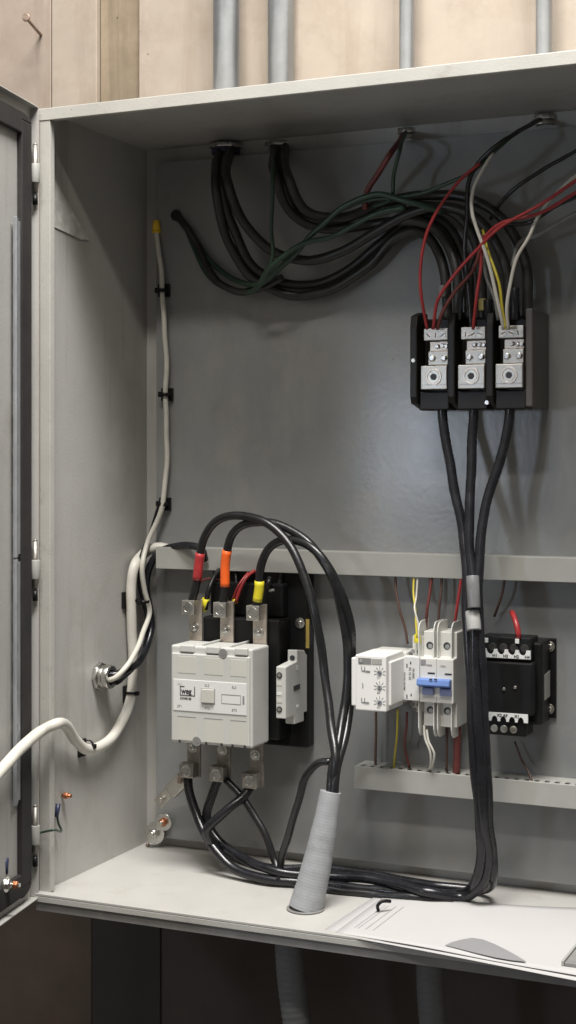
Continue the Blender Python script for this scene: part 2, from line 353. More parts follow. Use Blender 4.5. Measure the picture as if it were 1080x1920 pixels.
# corner details: ground studs
def wallstud(px, py, x=.003):
    p = PXc(px, py, x); return p
s = wallstud(117, 1491)
st = thing('grounding_stud', s, 'copper-coloured stud and nut on the lower left inside wall', 'stud')
MB().cyl(s, s + Vector((.016, 0, 0)), .0028, n=12).build('threaded_rod', 'copper', st)
hexbolt('nut', s + Vector((.004, 0, 0)), (1, 0, 0), .0055, 'copper', st)
a = PXc(109, 1507, .012); b_ = PXc(106, 1532, .012)
bw, P = cable('bonding_wire', [('x', 107, 1530, .012), ('x', 110, 1545, .013), (('x'), 115, 1556, .014), (('x'), 100, 1556, .04), (80, 1560, -D - .01), (50, 1570, -D - .03), (20, 1587, -D - .07)], .0018, 'green', 'thin grey-green bonding wire with blue ferrule joining cabinet wall to door', 'wire')
MB().cyl(a, b_, .0042, .0032, n=14).build('ferrule', 'bferrule', bw)
dp = DV(.11, -DT + .002, (CY - 1655) / F * 2.2)
st = thing('grounding_stud', dp, 'shiny stud with copper nut low on the inside of the door', 'stud')
MB().cyl(dp, dp + vd * .028, .003, n=12).build('threaded_rod', 'steel', st)
hexbolt('nut', dp + vd * .006, vd, .008, 'steel', st, washer=.012)
hexbolt('nut', dp + vd * .018, vd, .0062, 'copper', st)
fd = PY(9, 1625, dp.y + .02)
MB().cyl(fd + Vector((0, 0, .012)), fd - Vector((0, 0, .01)), .006, .005, n=14).build('ferrule', 'bferrule', st)

# ------------------------------------------------------------------ conduits above + hubs
hubs = []
for i, (px, pxh, hy, w, lab) in enumerate(((424, 412, 266, 50, 'leftmost thick galvanised conduit entering the cabinet top'), (527, 527, 262, 50, 'second thick galvanised conduit from the left above the cabinet'), (763, 757, 236, 29, 'thin galvanised conduit above the cabinet, between the thick pair and the far right one'), (1020, 1010, 210, 31, 'rightmost thin galvanised conduit above the cabinet'))):
    h = PZ(px if i < 2 else pxh, hy, ZT - .004); h.y = PZ(pxh, hy, ZT).y; h.x = PY(px, 200, h.y).x
    r = w / 2 / F * ((h - CAM).dot(fw))
    c = thing('steel_conduit', h, lab, 'conduit', 'galvanised conduits entering the cabinet top')
    MB().cyl(h + Vector((0, 0, .004)), h + Vector((0, 0, .9)), r, n=40).build('pipe', 'galv', c)
    MB().ring(h - Vector((0, 0, .002)), h - Vector((0, 0, .010)), r * 1.32, r * .8, 8).build('lock_nut', 'steel', c, bevel=.001)
    MB().ring(h - Vector((0, 0, .0102)), h - Vector((0, 0, .018)), r * 1.1, r * .78, 28).build('bushing', 'bferrule' if i == 0 else 'bolt', c, bevel=.001)
    MB().ring(h + Vector((0, 0, .0045)), h + Vector((0, 0, .03)), r * 1.22, r * 1.01, 36).build('connector', 'steel', c, bevel=.001)
    hubs.append(h)
def hp(i, dx=0, dy=0, dz=-.005): h = hubs[i]; return ('p', h.x + dx, h.y + dy, h.z + dz)

# ------------------------------------------------------------------ heavy feeders, upper
HR = .0078
Yp = -.05
feeders = [
 ('outermost low-hanging black feeder cable from the leftmost conduit', [hp(0, -.010), (404, 350, -.12), (424, 440, -.09), (470, 520, -.07), (540, 552, -.055), (615, 545, -.05), (690, 500, -.05), (742, 446, -.055), (782, 432, -.065), (812, 455, -.08), (832, 510, -.09), (838, 560, -.09), (839, 598, -.09)]),
 ('middle black feeder cable from the leftmost conduit', [hp(0, 0, .008), (414, 350, -.11), (440, 435, -.085), (484, 508, -.065), (555, 536, -.045), (630, 520, -.04), (700, 468, -.04), (762, 418, -.05), (815, 408, -.065), (852, 440, -.08), (876, 510, -.09), (880, 598, -.09)]),
 ('upper black feeder cable from the leftmost conduit, sagging least', [hp(0, .010), (426, 340, -.12), (460, 420, -.1), (505, 468, -.085), (570, 488, -.08), (640, 472, -.08), (705, 435, -.08), (775, 398, -.085), (845, 388, -.09), (905, 422, -.095), (948, 500, -.095), (956, 598, -.095)]),
 ('black feeder cable from the second conduit, lowest of its three', [hp(1, -.008, -.006), (518, 335, -.13), (543, 395, -.11), (600, 427, -.09), (680, 424, -.075), (755, 414, -.075), (808, 422, -.085), (845, 470, -.1), (858, 540, -.105), (858, 598, -.1)]),
 ('black feeder cable from the second conduit, middle of its three', [hp(1, 0, .008), (529, 340, -.12), (560, 402, -.1), (620, 417, -.085), (700, 392, -.07), (780, 385, -.07), (845, 397, -.08), (890, 450, -.09), (903, 530, -.09), (905, 598, -.09)]),
 ('black feeder cable from the second conduit, topmost and reaching farthest right', [hp(1, .009, -.003), (540, 330, -.13), (578, 398, -.11), (645, 408, -.09), (722, 378, -.075), (800, 366, -.075), (880, 374, -.075), (942, 410, -.08), (982, 480, -.085), (990, 598, -.085)]),
]
for lab, pts in feeders:
    cable('feeder_cable', pts, HR, 'cable_soft', lab, 'cable', 'black feeder cables curving into the distribution block', n=16)
# green earth wires
for lab, pts, r in [
 ('dark green earth wire swooping from the left wall hole up over the feeders', [(352, 425, -.02), (392, 488, -.04), (440, 522, -.06), (484, 534, -.08), (540, 488, -.1), (600, 425, -.115), (650, 385, -.12), (705, 366, -.12), (770, 378, -.12), (830, 398, -.1)], .0045),
 ('dark green earth wire sagging lowest beneath the feeders at left', [(345, 418, -.02), (372, 480, -.035), (404, 532, -.05), (455, 549, -.06), (486, 534, -.1), (504, 505, -.12), (560, 462, -.12), (630, 440, -.11), (700, 402, -.11), (760, 388, -.11)], .0042),
 ('dark green earth wire dropping straight down from the second conduit', [hp(1, -.006, -.012), (511, 330, -.15), (509, 420, -.14), (512, 478, -.125), (500, 515, -.115), (488, 536, -.105), (476, 546, -.07)], .0032),
 ('green wire from the third conduit dropping onto the feeders', [hp(2, 0, -.003), (748, 285, -.14), (739, 330, -.12), (734, 372, -.11), (700, 388, -.1)], .0030),
 ('green wire arcing from the feeders up to the rightmost conduit', [(640, 392, -.105), (690, 376, -.11), (760, 368, -.12), (830, 348, -.13), (890, 318, -.14), (950, 262, -.14), hp(3, -.004, 0)], .0030)]:
    cable('earth_wire', pts, r, 'green', lab, 'wire', 'green earth wires')
cable('corner_cable', [(331, 404, YP + .004), (332, 405, YP - .006), (350, 427, -.034), (372, 462, -.036), (390, 500, -.046), (412, 532, -.055), (450, 548, -.06), (490, 540, -.07), (530, 520, -.07)], .0062, 'cable_soft', 'dull dark cable leaving the back corner near the yellow wire cap, sagging under the feeders', 'cable')
g0 = PY(331, 404, YP - .0005); tag(MB().ring(g0, g0 + Vector((0, -.004, 0)), .0095, .0060, 24).build('rubber_grommet', 'gasket', bevel=.001), 'dark round grommet in the panel where the dull corner cable leaves', 'grommet')
# thin control wires into block
CW = [
 ('black', 'black control wire from the rightmost conduit bending down behind the white wire', [hp(3), (945, 264, -.15), (895, 308, -.15), (878, 345, -.15), (875, 410, -.15), (873, 480, -.145), (880, 560, -.14), (884, 612, -.135)], .0034, 'cable'),
 ('red', 'bright red wire looping left and down into the left pole', [(900, 306, -.155), (862, 338, -.16), (826, 385, -.165), (800, 440, -.17), (788, 500, -.17), (789, 550, -.165), (801, 617, -.14)], .0024, 'red'),
 ('red', 'red wire crossing from the right edge down to the left pole', [(1095, 328, -.16), (1010, 385, -.165), (940, 425, -.17), (885, 478, -.17), (842, 528, -.165), (822, 560, -.16), (812, 617, -.14)], .0025, 'red'),
 ('red', 'red wire running down into the middle pole', [(1095, 352, -.15), (1010, 400, -.155), (940, 418, -.16), (908, 450, -.16), (900, 510, -.16), (893, 560, -.155), (887, 617, -.135)], .0025, 'red'),
 ('red', 'short dull red wire between the left and middle poles', [(905, 440, -.15), (890, 500, -.15), (850, 550, -.15), (828, 590, -.145), (820, 617, -.135)], .0028, 'dred'),
 ('black', 'black control wire from the right edge falling behind the feeders', [(1095, 274, -.10), (1020, 318, -.10), (970, 350, -.1), (935, 385, -.09), (920, 410, -.07)], .0030, 'cable'),
 ('black', 'black control wire under the red one at the right edge', [(1095, 362, -.13), (1040, 388, -.13), (990, 418, -.13), (930, 425, -.12), (895, 470, -.12), (868, 540, -.13), (862, 600, -.12)], .0032, 'cable'),
 ('grey', 'grey wire from the right edge ending among the feeders', [(1095, 392, -.09), (1050, 415, -.09), (1010, 440, -.09), (975, 455, -.09), (960, 500, -.1)], .0032, 'grey_w'),
 ('white', 'white wire from the rightmost conduit running down to the right pole', [(925, 285, -.145), (905, 318, -.155), (890, 350, -.162), (885, 395, -.17), (893, 430, -.17), (912, 480, -.17), (925, 530, -.165), (937, 580, -.155), (944, 617, -.14)], .0026, 'white_w'),
 ('white', 'white wire bowing in from the right to the right pole', [(1095, 318, -.11), (1050, 355, -.12), (1012, 402, -.14), (992, 445, -.15), (968, 485, -.16), (957, 530, -.16), (950, 575, -.155), (953, 617, -.14)], .0026, 'white_w'),
 ('yellow', 'yellow wire between the two white ones at the right pole', [(905, 430, -.13), (916, 475, -.145), (936, 535, -.155), (941, 575, -.15), (948, 617, -.14)], .0022, 'yel_w'),
 ('white', 'white wire hanging behind the middle of the cable knot', [(905, 470, -.13), (912, 520, -.13), (928, 560, -.13), (934, 600, -.12)], .0026, 'grey_w'),
 ('red', 'dull red pair hanging from the third conduit down to the feeders', [hp(2, -.004, .004), (732, 290, -.12), (706, 330, -.11), (688, 360, -.1), (684, 392, -.09)], .0046, 'dred'),
]
for k, lab, pts, r, m in CW:
    cable('control_wire', pts, r, m, lab, 'wire', 'thin control wires above the distribution block')

# ------------------------------------------------------------------ power distribution block
yb = -.125
def fz(px, py, y): return PY(px, py, y)
tl = fz(770, 585, yb); br = fz(985, 765, yb)
x0, x1 = tl.x, br.x; z1 = fz(870, 585, yb).z; z0 = fz(870, 768, yb).z
pdb = thing('power_distribution_block', ((x0 + x1) / 2, YP, z0), 'black three-pole power distribution block with silver lugs', 'terminal block')
base = MB().box((x0, YP - .002, z0 + .004), (x1 + .0085, YP - .055, z1 - .004))
base.build('base', 'pdb', pdb, bevel=.002)
# side cheek (right), ribs between poles, left cheek
MB().box((x1 - .001, YP - .004, z0 + .003), (x1 + .010, yb + .004, z1 + .002)).build('end_cheek', 'pdbs', pdb, bevel=.002)
pw = (x1 - x0) / 3
for k in range(3):
    xa = x0 + pw * k
    MB().prism([Vector((xa, YP - .055, z0)), Vector((xa, yb, z0 + .010)), Vector((xa, yb - .004, z0 + .02)), Vector((xa, yb - .004, z1 - .02)), Vector((xa, yb, z1 - .003)), Vector((xa, yb + .025, z1 + .004)), Vector((xa, YP - .055, z1 + .004))], (.0115, 0, 0)).build('barrier', 'pdb', pdb, bevel=.002)
    # front shelf below lug and sloped shelf above
    MB().box((xa + .012, YP - .0555, z0), (xa + pw - .0005, yb + .006, z0 + .028)).build('lower_shelf', 'pdb', pdb, bevel=.002)
    MB().box((xa + .012, YP - .0555, z0 + .0285), (xa + pw - .0005, yb + .030, z1 - .025)).build('pole_bed', 'pdb', pdb, bevel=.001)
    cx = fz([814, 884, 955][k], 700, yb - .002).x
    zl1 = fz(884, 684, yb).z; zl0 = fz(884, 729, yb).z; hw = .0205
    lug = MB().box((cx - hw, yb + .028, zl0), (cx + hw, yb - .004, zl1)).build('lug', 'alu', pdb, bevel=.0012)
    yl = yb - .004; cz = (zl0 + zl1) / 2 + .001
    MB().ring((cx, yl + .0005, cz), (cx, yl - .0014, cz), .0125, .0095, 28).build('socket_rim', 'tin', lug, bevel=.0003)
    MB().ring((cx, yl + .0004, cz), (cx, yl - .0008, cz), .0090, .0055, 24).build('set_screw', 'bolt', lug)
    MB().cyl((cx, yl + .0002, cz), (cx, yl - .0003, cz), .0052, n=6).build('hex_socket', 'ink', lug)
    MB().box((cx - hw, yl - .0003, zl0 + .0065), (cx + hw, yl - .0009, zl0 + .0072)).build('groove', 'greyink', lug)
    za, zb2 = fz(884, 656, yb).z, fz(884, 682, yb).z
    strip = MB().box((cx - .0125, yb + .029, zb2), (cx + .0185, yb + .008, za)).build('link_bar', 'alu', pdb, bevel=.0008)
    for sx in (-.006, .0125):
        zc = (za + zb2) / 2
        MB().cyl((cx + sx, yb + .008, zc), (cx + sx, yb + .003, zc), .0052, .004, n=18).build('screw', 'steel', strip, bevel=.0008)
    za, zb2 = fz(884, 637, yb).z, fz(884, 655.5, yb).z
    strip = MB().box((cx - .0115, yb + .029, zb2), (cx + .0185, yb + .012, za)).build('link_bar', 'tin', pdb, bevel=.0008)
    for sx in (.001, .009, .015):
        zc = (za + zb2) / 2 + random.uniform(-.001, .001)
        MB().cyl((cx + sx, yb + .012, zc), (cx + sx, yb + .007, zc), .0038, .003, n=14).build('screw', 'steel', strip, bevel=.0006)
    za, zb2 = fz(884, 613, yb).z, fz(884, 636, yb).z
    bar = MB().box((cx - .017, yb + .028, zb2), (cx + .0205, yb + .000, za)).build('terminal_bar', 'alu', pdb, bevel=.001)
    for j, sx in enumerate((-.0095, .0015, .0125)):
        zc = (za + zb2) / 2 - .0015
        sr = MB().ring((cx + sx, yb + .0005, zc), (cx + sx, yb - .0012, zc), .0054, .0040, 18).build('screw', 'bolt', bar)
        MB().cyl((cx + sx, yb + .0003, zc), (cx + sx, yb - .0004, zc), .0041, n=16).build('screw_face', 'tin' if j != 2 else 'bolt', bar)
        a = .7 + j * .9 + k; R = Matrix.Rotation(a, 3, 'Y'); o = Vector((cx + sx, yb - .0006, zc))
        MB().box((cx + sx - .0037, yb - .0005, zc - .0006), (cx + sx + .0037, yb - .0012, zc + .0006), R, o).build('slot', 'ink', bar)
MB().cyl((x0 + pw * 2 + .001, yb + .008, z0 + .010), (x0 + pw * 2 + .001, yb - .002, z0 + .010), .003, n=12).build('mounting_screw', 'steel', pdb)
MB().cyl((x0 + .006, yb - .003, z0 + .075), (x0 + .006, yb - .006, z0 + .075), .003, n=12).build('mounting_screw', 'bolt', pdb)
# short stripped ends of the feeders
for (px, col) in ((829, 'tape'), (905, 'yel_w'), (967, 'clear')):
    p = fz(px, 560 if px != 829 else 535, -.112)
    o = MB().cyl(p, p - Vector((0, 0, .018)), .0062, n=20).build('tape_band', 'yband' if col == 'yel_w' else 'tape', bevel=.0012)
    tag(o, {829: 'greyish tape band on the left feeder above the block', 905: 'yellowish tape band on the middle feeder above the block', 967: 'pale tape band on the right feeder above the block'}[px], 'tape band', 'tape bands on feeders above the block')
for px, lab in ((916, 'short black sleeved cable end above the middle pole'), (966, 'short black sleeved cable end above the right pole')):
    p0 = fz(px, 600, -.115); p1 = fz(px - 1, 562 if px == 916 else 540, -.115)
    tag(MB().cyl(p0, p1, .0072, n=16).build('cable_end', 'cable_blue', bevel=.001), lab, 'cable', 'sleeved cable ends above the block')

# ------------------------------------------------------------------ load cables from block, down and along the floor
LR = .0074
zf = ZB + .012
def floorpts(off, dz):
    return [('z', 790 + off, 1680 - off * .4, zf + dz), ('z', 700, 1662 + dz * -300, zf + dz), ('z', 600, 1648 + dz * -300, zf + dz), ('z', 510, 1640 + dz * -250, zf + dz)]
L1 = [(829, 740, -.105), (830, 790, -.105), (846, 880, -.115), (866, 990, -.13), (875, 1080, -.15), (876, 1160, -.165), (883, 1300, -.175), (890, 1430, -.175), (899, 1540, -.165), (903, 1600, -.155), (893, 1650, -.145)]
L2 = [(889, 740, -.105), (888, 790, -.105), (882, 900, -.12), (880, 1000, -.14), (886, 1080, -.155), (887, 1160, -.17), (893, 1300, -.18), (901, 1430, -.178), (908, 1540, -.165), (914, 1600, -.15), (905, 1655, -.14)]
L3 = [(957, 740, -.105), (954, 790, -.105), (936, 870, -.115), (908, 960, -.13), (898, 1060, -.15), (898, 1160, -.165), (906, 1300, -.17), (912, 1430, -.17), (916, 1540, -.155), (924, 1600, -.14), (925, 1640, -.135)]
tails = [
 [('z', 862, 1676, zf - .002), ('z', 790, 1677, zf - .003), ('z', 700, 1668, zf - .003), ('z', 600, 1658, zf - .003), ('z', 510, 1650, zf), ('z', 440, 1628, zf + .008), (398, 1588, -.14), (370, 1530, -.12), (354, 1480, -.11), (352, 1455, -.105)],
 [('z', 870, 1682, zf), ('z', 800, 1671, zf + .009), ('z', 700, 1650, zf + .009), ('z', 600, 1642, zf + .009), ('z', 510, 1632, zf + .014), ('z', 450, 1606, zf + .022), (405, 1570, -.115), (386, 1530, -.11), (398, 1490, -.11), (412, 1455, -.11)],
 [('z', 902, 1668, zf), ('z', 810, 1660, zf + .0), ('z', 700, 1640, zf + .0), ('z', 600, 1628, zf), ('z', 510, 1628, zf + .003), ('z', 440, 1608, zf + .012), (392, 1572, -.145), (388, 1556, -.15), (425, 1518, -.14), (456, 1494, -.122), (468, 1477, -.108)],
]
llab = ['black load cable from the left pole, looping along the cabinet floor to the contactor', 'black load cable from the middle pole, running on top along the floor to the contactor', 'black load cable from the right pole, with the widest bottom bend, to the contactor']
LP = []
for a, b, lab in zip((L1, L2, L3), tails, llab):
    o, P = cable('load_cable', a + b, LR, 'cable_blue', lab, 'cable', 'black load cables from the distribution block', n=16)
    LP.append(P)
# extra runs beside them on the floor
for lab, pts in [
 ('black cable dropping from the bottom middle lug and joining the floor bundle', [(424, 1462, -.11), (445, 1485, -.115), (478, 1530, -.12), (503, 1575, -.125), (519, 1618, -.13), ('z', 527, 1648, zf), ('z', 600, 1664, zf - .003), ('z', 700, 1676, zf - .004), ('z', 780, 1684, zf - .004), ('z', 850, 1688, zf - .004)]),
 ('shiny black cable arching from the conduit bundle down to the floor bundle', [(622, 1428, -.2), (598, 1430, -.2), (578, 1452, -.195), (562, 1490, -.185), (548, 1540, -.17), (534, 1585, -.155), (526, 1625, -.145), ('z', 522, 1652, zf)])]:
    cable('branch_cable', pts, .0058, 'cable', lab, 'cable', n=14)
# wraps on the vertical bundle
P = LP[1]
def pz(P, z):
    return min((p for p in P if p.y < -.02), key=lambda p: abs(p.z - z) + (0 if p.z > ZB + .05 else 9))
for (ya, yb_, m, nm, lab, r) in ((1080, 1140, 'tape', 'tape_wrap', 'silver tape wrap round the hanging cable bundle', .0095), (1146, 1182, 'clear', 'cable_tie', 'pale wide tie round the hanging cable bundle below the silver tape', .0108)):
    pa = PY(886, ya, -.168); pb_ = PY(889, yb_, -.176)
    tag(MB().cyl(pa, pb_, r, n=20).build(nm, m, bevel=.001), lab, 'cable wrap')
tagp = ('z', 705, 1700, ZB + .006)
o, _ = cable('zip_tie_tail', [('z', 732, 1690, ZB + .02), ('z', 716, 1690, ZB + .022), ('z', 708, 1698, ZB + .016), ('z', 710, 1708, ZB + .005)], .0025, 'black', 'short black zip tie tail poking out under the floor bundle', 'zip tie')

# ------------------------------------------------------------------ contactor
yc = -.175; yk = yc + .067
ct = thing('motor_contactor', PY(400, 1400, YP), 'large light grey motor contactor with pale label band below taped leads', 'contactor')
cx0 = PY(318, 1300, yc).x; cx1 = PY(471, 1300, yc).x
cz1 = PY(471, 1221, yc).z; cz0 = PY(471, 1408, yc).z
cz1 = (cz1 + PY(318, 1206, yc).z) / 2; cz0 = (cz0 + PY(318, 1389, yc).z) / 2
cw = cx1 - cx0; ch = cz1 - cz0
body = MB().box((cx0, yc + .004, cz0), (cx1, yk, cz1))
body = body.build('housing', 'housing', ct, bevel=.0035, seg=3)
def cxz(px, py, y=yc): p = PY(px, py, y); return p.x, p.z
# raised front plate carrying recesses
def C(fx, fz_): return cx0 + cw * fx, cz0 + ch * fz_
MB().box((cx0 + .003, yc + .0045, cz0 + .003), (cx1 - .003, yc, cz1 - .012)).build('front_plate', 'housing', body, bevel=.002)
for a, b in ((.13, .30), (.45, .62), (.80, .955)):     # top tabs
    xa, _ = C(a, 0); xb, _ = C(b, 0)
    MB().box((xa, yc + .010, cz1 - .0105), (xb, yc - .0008, cz1 + .0012)).build('top_tab', 'housing', body, bevel=.0018)
for a, b in ((.10, .33), (.43, .66), (.75, .94)):
    xa, za = C(a, .72); xb, zb_ = C(b, .93)
    MB().box((xa, yc - .0004, za), (xb, yc + .001, zb_ - .006)).build('recess_panel', 'recess', body, bevel=.0003)
    xa, za = C(a, .035); xb, zb_ = C(b, .27)
    MB().box((xa, yc - .0004, za), (xb, yc + .001, zb_)).build('recess_panel', 'recess', body, bevel=.0003)
    MB().box((xa, yc - .0006, zb_ + .0003), (xb, yc + .001, zb_ + .0014)).build('recess_edge', 'greyink', body)
    for xx in (xa + .002, xb - .004):
        MB().box((xx, yc - .0005, cz0 + .001), (xx + .0028, yc + .002, cz0 + .0055)).build('vent_notch', 'ink', body)
for fx, fzz in ((.66, .945), (.34, .035)):
    x, z = C(fx, fzz); o = MB().cyl((x, yc + .0005, z), (x, yc - .0009, z), .0074, n=24).build('screw_well', 'greyink', body)
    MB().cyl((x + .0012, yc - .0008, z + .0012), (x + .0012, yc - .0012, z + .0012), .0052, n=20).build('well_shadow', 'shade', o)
for fx in (.36, .70):                                     # ribs on top
    x, _ = C(fx, 0); MB().box((x, yc + .012, cz1 + .0002), (x + .004, yk + .01, cz1 + .0035)).build('top_rib', 'housing', body, bevel=.0008)
xa, za = C(.05, .335); xb, zb_ = C(.945, .655)
plate = MB().box((xa, yc - .0010, za), (xb, yc + .001, zb_)).build('label_band', 'label', body, bevel=.0004)
yt = yc - .0012
def ctext(s, px, fz_, size, m='ink', bold=False, sx=1): 
    x, z = C(px, fz_); return text(s, 'lettering', size, (x, yt, z), (1, 0, 0), (0, 0, 1), m, body, .0002, bold, sx)
ctext('weg', .152, .512, .0128, 'ink', True, .86)
x, z = C(.135, .492)
lg = MB(); lw, lh, th = .0265, .0150, .0011
lg.box((x, yt - .0003, z), (x + lw, yt + .0003, z + th)).box((x, yt - .0003, z + th), (x + th, yt + .0003, z + lh)).box((x + lw - th, yt - .0003, z + th), (x + lw, yt + .0003, z + lh)).box((x + th, yt - .0003, z + lh - th), (x + lw * .3, yt + .0003, z + lh))
lg.build('logo_frame', 'ink', body)
ctext('CWM105', .135, .452, .0050, 'ink', True)
for s, a, b in (('1L1', .10, .60), ('3L2', .44, .60), ('5L3', .77, .60), ('2T1', .10, .37), ('4T2', .44, .37), ('6T3', .77, .37)): ctext(s, a, b, .0055, 'greyink')
xa, za = C(.405, .435); xb, zb_ = C(.56, .575)
MB().box((xa - .001, yc - .0009, za - .001), (xb + .001, yc - .0016, zb_ + .001)).build('button_frame', 'greyink', body)
MB().box((xa, yc - .0009, za), (xb, yc - .0045, zb_)).build('button', 'recess', body, bevel=.001)
xa, za = C(.645, .44); xb, zb_ = C(.88, .535)
fr = MB(); e = .0007
for q in (((xa, za), (xb, za + e)), ((xa, zb_ - e), (xb, zb_)), ((xa, za + e), (xa + e, zb_ - e)), ((xb - e, za + e), (xb, zb_ - e))): fr.box((q[0][0], yt - .0002, q[0][1]), (q[1][0], yt + .0003, q[1][1]))
fr.build('marking_frame', 'greyink', body)
MB().box((xb + .003, yt - .0002, za + .001), (xb + .006, yt + .0003, zb_ - .001)).build('marking_bar', 'greyink', body)
# black rear base
bx1 = PY(588, 1300, YP - .004).x
bz1 = PY(560, 1072, -.06).z; bz0 = PY(560, 1404, -.06).z
MB().box((cx0 + .012, YP - .0005, bz0), (bx1, YP - .028, bz1)).box((cx0 + .018, YP - .0285, bz0 + .018), (bx1 - .030, yk + .0125, bz1 - .075)).build('base', 'black', ct, bevel=.003)
MB().box((cx0 + .02, YP - .0285, bz1 - .074), (bx1 - .034, yk + .035, bz1 - .02)).build('rear_hood', 'black', ct, bevel=.003)
p = PY(563, 1168, YP - .028)
hexbolt('mounting_screw', (p.x, YP - .0283, p.z), (0, -1, 0), .0052, 'steel', ct, h=.003, washer=.0085)
q1 = PY(580, 1161, YP - .0285); q2 = PY(589, 1216, YP - .0285)
yl = MB().box((q1.x, YP - .0283, q2.z), (min(q2.x, bx1 - .003), YP - .0292, q1.z)).build('yellow_sticker', 'ysticker', ct)
MB().box((q1.x + .0025, YP - .0293, q2.z + .006), (q1.x + .0035, YP - .0296, q1.z - .006)).box((q1.x + .0048, YP - .0293, q2.z + .010), (q1.x + .0056, YP - .0296, q1.z - .009)).build('sticker_print', 'ink', ct)
# lug assemblies (top: sign +1, bottom: sign -1)
yl_ = yk + .005
def lugset(px, pyb, pyt, pxs, top=True):
    ma, mt_ = ('alu', 'tin') if top else ('alud', 'tind')  # lower lugs use darker metal copies, their shade put into the colour
    """px: centre of lug block, pyb/pyt its bottom/top, pxs centre of tongue"""
    s = PY(px, (pyb + pyt) / 2, yl_ - .012); zt = PY(px, pyt, yl_ - .012).z; zb = PY(px, pyb, yl_ - .012).z
    tx = s.x + .004
    end = cz1 - .003 if top else cz0 + .003
    z_a, z_b = (end, zt + .001) if top else (zb - .001, end)
    tg = MB().box((tx - .0115, yl_, min(z_a, z_b)), (tx + .0125, yl_ + .0045, max(z_a, z_b))).build('terminal_tongue', mt_, ct, bevel=.0008)
    lug = MB().box((s.x - (.011 if top else .0135), yl_ - .0003, zb), (s.x + (.0115 if top else .013), yl_ - .018, zt)).build('lug', ma, tg, bevel=.001 if top else .0025)
    zc = (zt + zb) / 2
    MB().ring((s.x, yl_ - .0175, zc), (s.x, yl_ - .0192, zc), .0094, .0072, 24).cyl((s.x, yl_ - .0175, zc), (s.x, yl_ - .0184, zc), .0070, n=22).build('set_screw', 'steel', tg, bevel=.0004)
    zs = (zb + end) / 2 if top else (zt + end) / 2
    hexbolt('bolt', (tx - .001, yl_ - .0003, zs), (0, -1, 0), .0055, 'steel', tg, h=.005, washer=.0088)
    return s.x, zt, zb
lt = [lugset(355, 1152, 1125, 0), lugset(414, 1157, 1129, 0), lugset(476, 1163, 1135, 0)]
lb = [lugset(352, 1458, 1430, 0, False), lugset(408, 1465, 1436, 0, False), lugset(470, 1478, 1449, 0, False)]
# auxiliary contact block on the right side of the contactor
xr = PY(535, 1300, -.135).x
poly = [(535.6, 1251), (557, 1240), (557, 1219), (571, 1219), (574, 1227), (580.6, 1228.6), (580.6, 1263), (584.7, 1265), (584.7, 1286), (580.6, 1289), (580.6, 1319), (578, 1333), (570, 1336), (570, 1352), (553, 1358), (552, 1342), (535.6, 1348)]
poly3 = [PXc(a, b, xr) for a, b in poly]
aux = MB().prism(poly3, (-.0165, 0, 0)).build('auxiliary_contact', 'housing', ct, bevel=.0012)
for py in (1266, 1330):
    p = PY(524, py, -.134); p.y = poly3[0].y - .0002
    MB().cyl(p, p + Vector((0, -.0010, 0)), .0047, n=20).build('screw_hole', 'ink', aux)
    MB().cyl(p + Vector((0, -.0010, 0)), p + Vector((0, -.0014, 0)), .0030, n=16).build('screw', 'bolt', aux)
p = PXc(557, 1238, xr - .008); ytop = poly3[2].y
MB().cyl((xr - .008, ytop + .0003, PXc(557, 1234, xr).z), (xr - .008, ytop - .0012, PXc(557, 1234, xr).z), .0042, n=20).build('screw_hole', 'ink', aux)
for py in (1283, 1301, 1315):
    p = PY(524, py, poly3[0].y); MB().box((p.x - .0045, poly3[0].y - .0006, p.z - .0022), (p.x + .0045, poly3[0].y + .001, p.z + .0022)).build('marking_pad', 'recess' if py != 1301 else 'label', aux)
p = PXc(556, 1289, xr); MB().box((xr + .0001, p.y - .012, p.z - .004), (xr + .0009, p.y + .012, p.z + .004)).build('window_slot', 'ink', aux)
text('13', 'lettering', .011, PXc(555, 1257, xr + .0006), (0, 1, 0), (0, 0, 1), 'label', aux, .0002)
text('14', 'lettering', .011, PXc(555, 1331, xr + .0006), (0, 1, 0), (0, 0, 1), 'label', aux, .0002)

# contactor top leads
def up(i): return lt[i]
yq = yl_ - .009
lead_pts = [
 [('p', lt[0][0] + .002, yq, lt[0][1] - .006), (368, 1095, yq - .002), (373, 1050, yq - .004), (384, 1005, yq - .01), (404, 978, yq - .015), (440, 967, yq - .02), (490, 977, yq - .025), (535, 1012, yq - .03), (568, 1070, yq - .04), (590, 1150, yq - .05), (607, 1250, yq - .045), (620, 1350, yq - .07), (628, 1430, yq - .1), (622, 1480, yq - .105), (616, 1510, yq - .11)],
 [('p', lt[1][0] + .002, yq, lt[1][1] - .006), (422, 1100, yq - .002), (424, 1040, yq - .004), (434, 1005, yq - .01), (456, 984, yq - .015), (490, 978, yq - .02), (535, 988, yq - .02), (580, 1020, yq - .025), (618, 1075, yq - .035), (642, 1150, yq - .022), (652, 1230, yq - .018), (646, 1320, yq - .03), (633, 1400, yq - .07), (622, 1450, yq - .1), (618, 1510, yq - .11)],
 [('p', lt[2][0] + .002, yq, lt[2][1] - .006), (486, 1105, yq - .003), (489, 1060, yq - .008), (503, 1030, yq - .014), (530, 1013, yq - .02), (562, 1014, yq - .026), (600, 1040, yq - .033), (634, 1100, yq - .03), (656, 1170, yq - .018), (661, 1240, yq - .008), (656, 1320, yq - .016), (642, 1400, yq - .06), (630, 1450, yq - .1), (624, 1510, yq - .11)]]
sl = [('redtape', 1035, 1092, 'black lead with red tape rising from the left contactor lug'), ('orangetape', 1030, 1104, 'black lead with orange tape rising from the middle contactor lug'), ('yellowtape', 1082, 1128, 'black lead with yellow tape rising from the right contactor lug')]
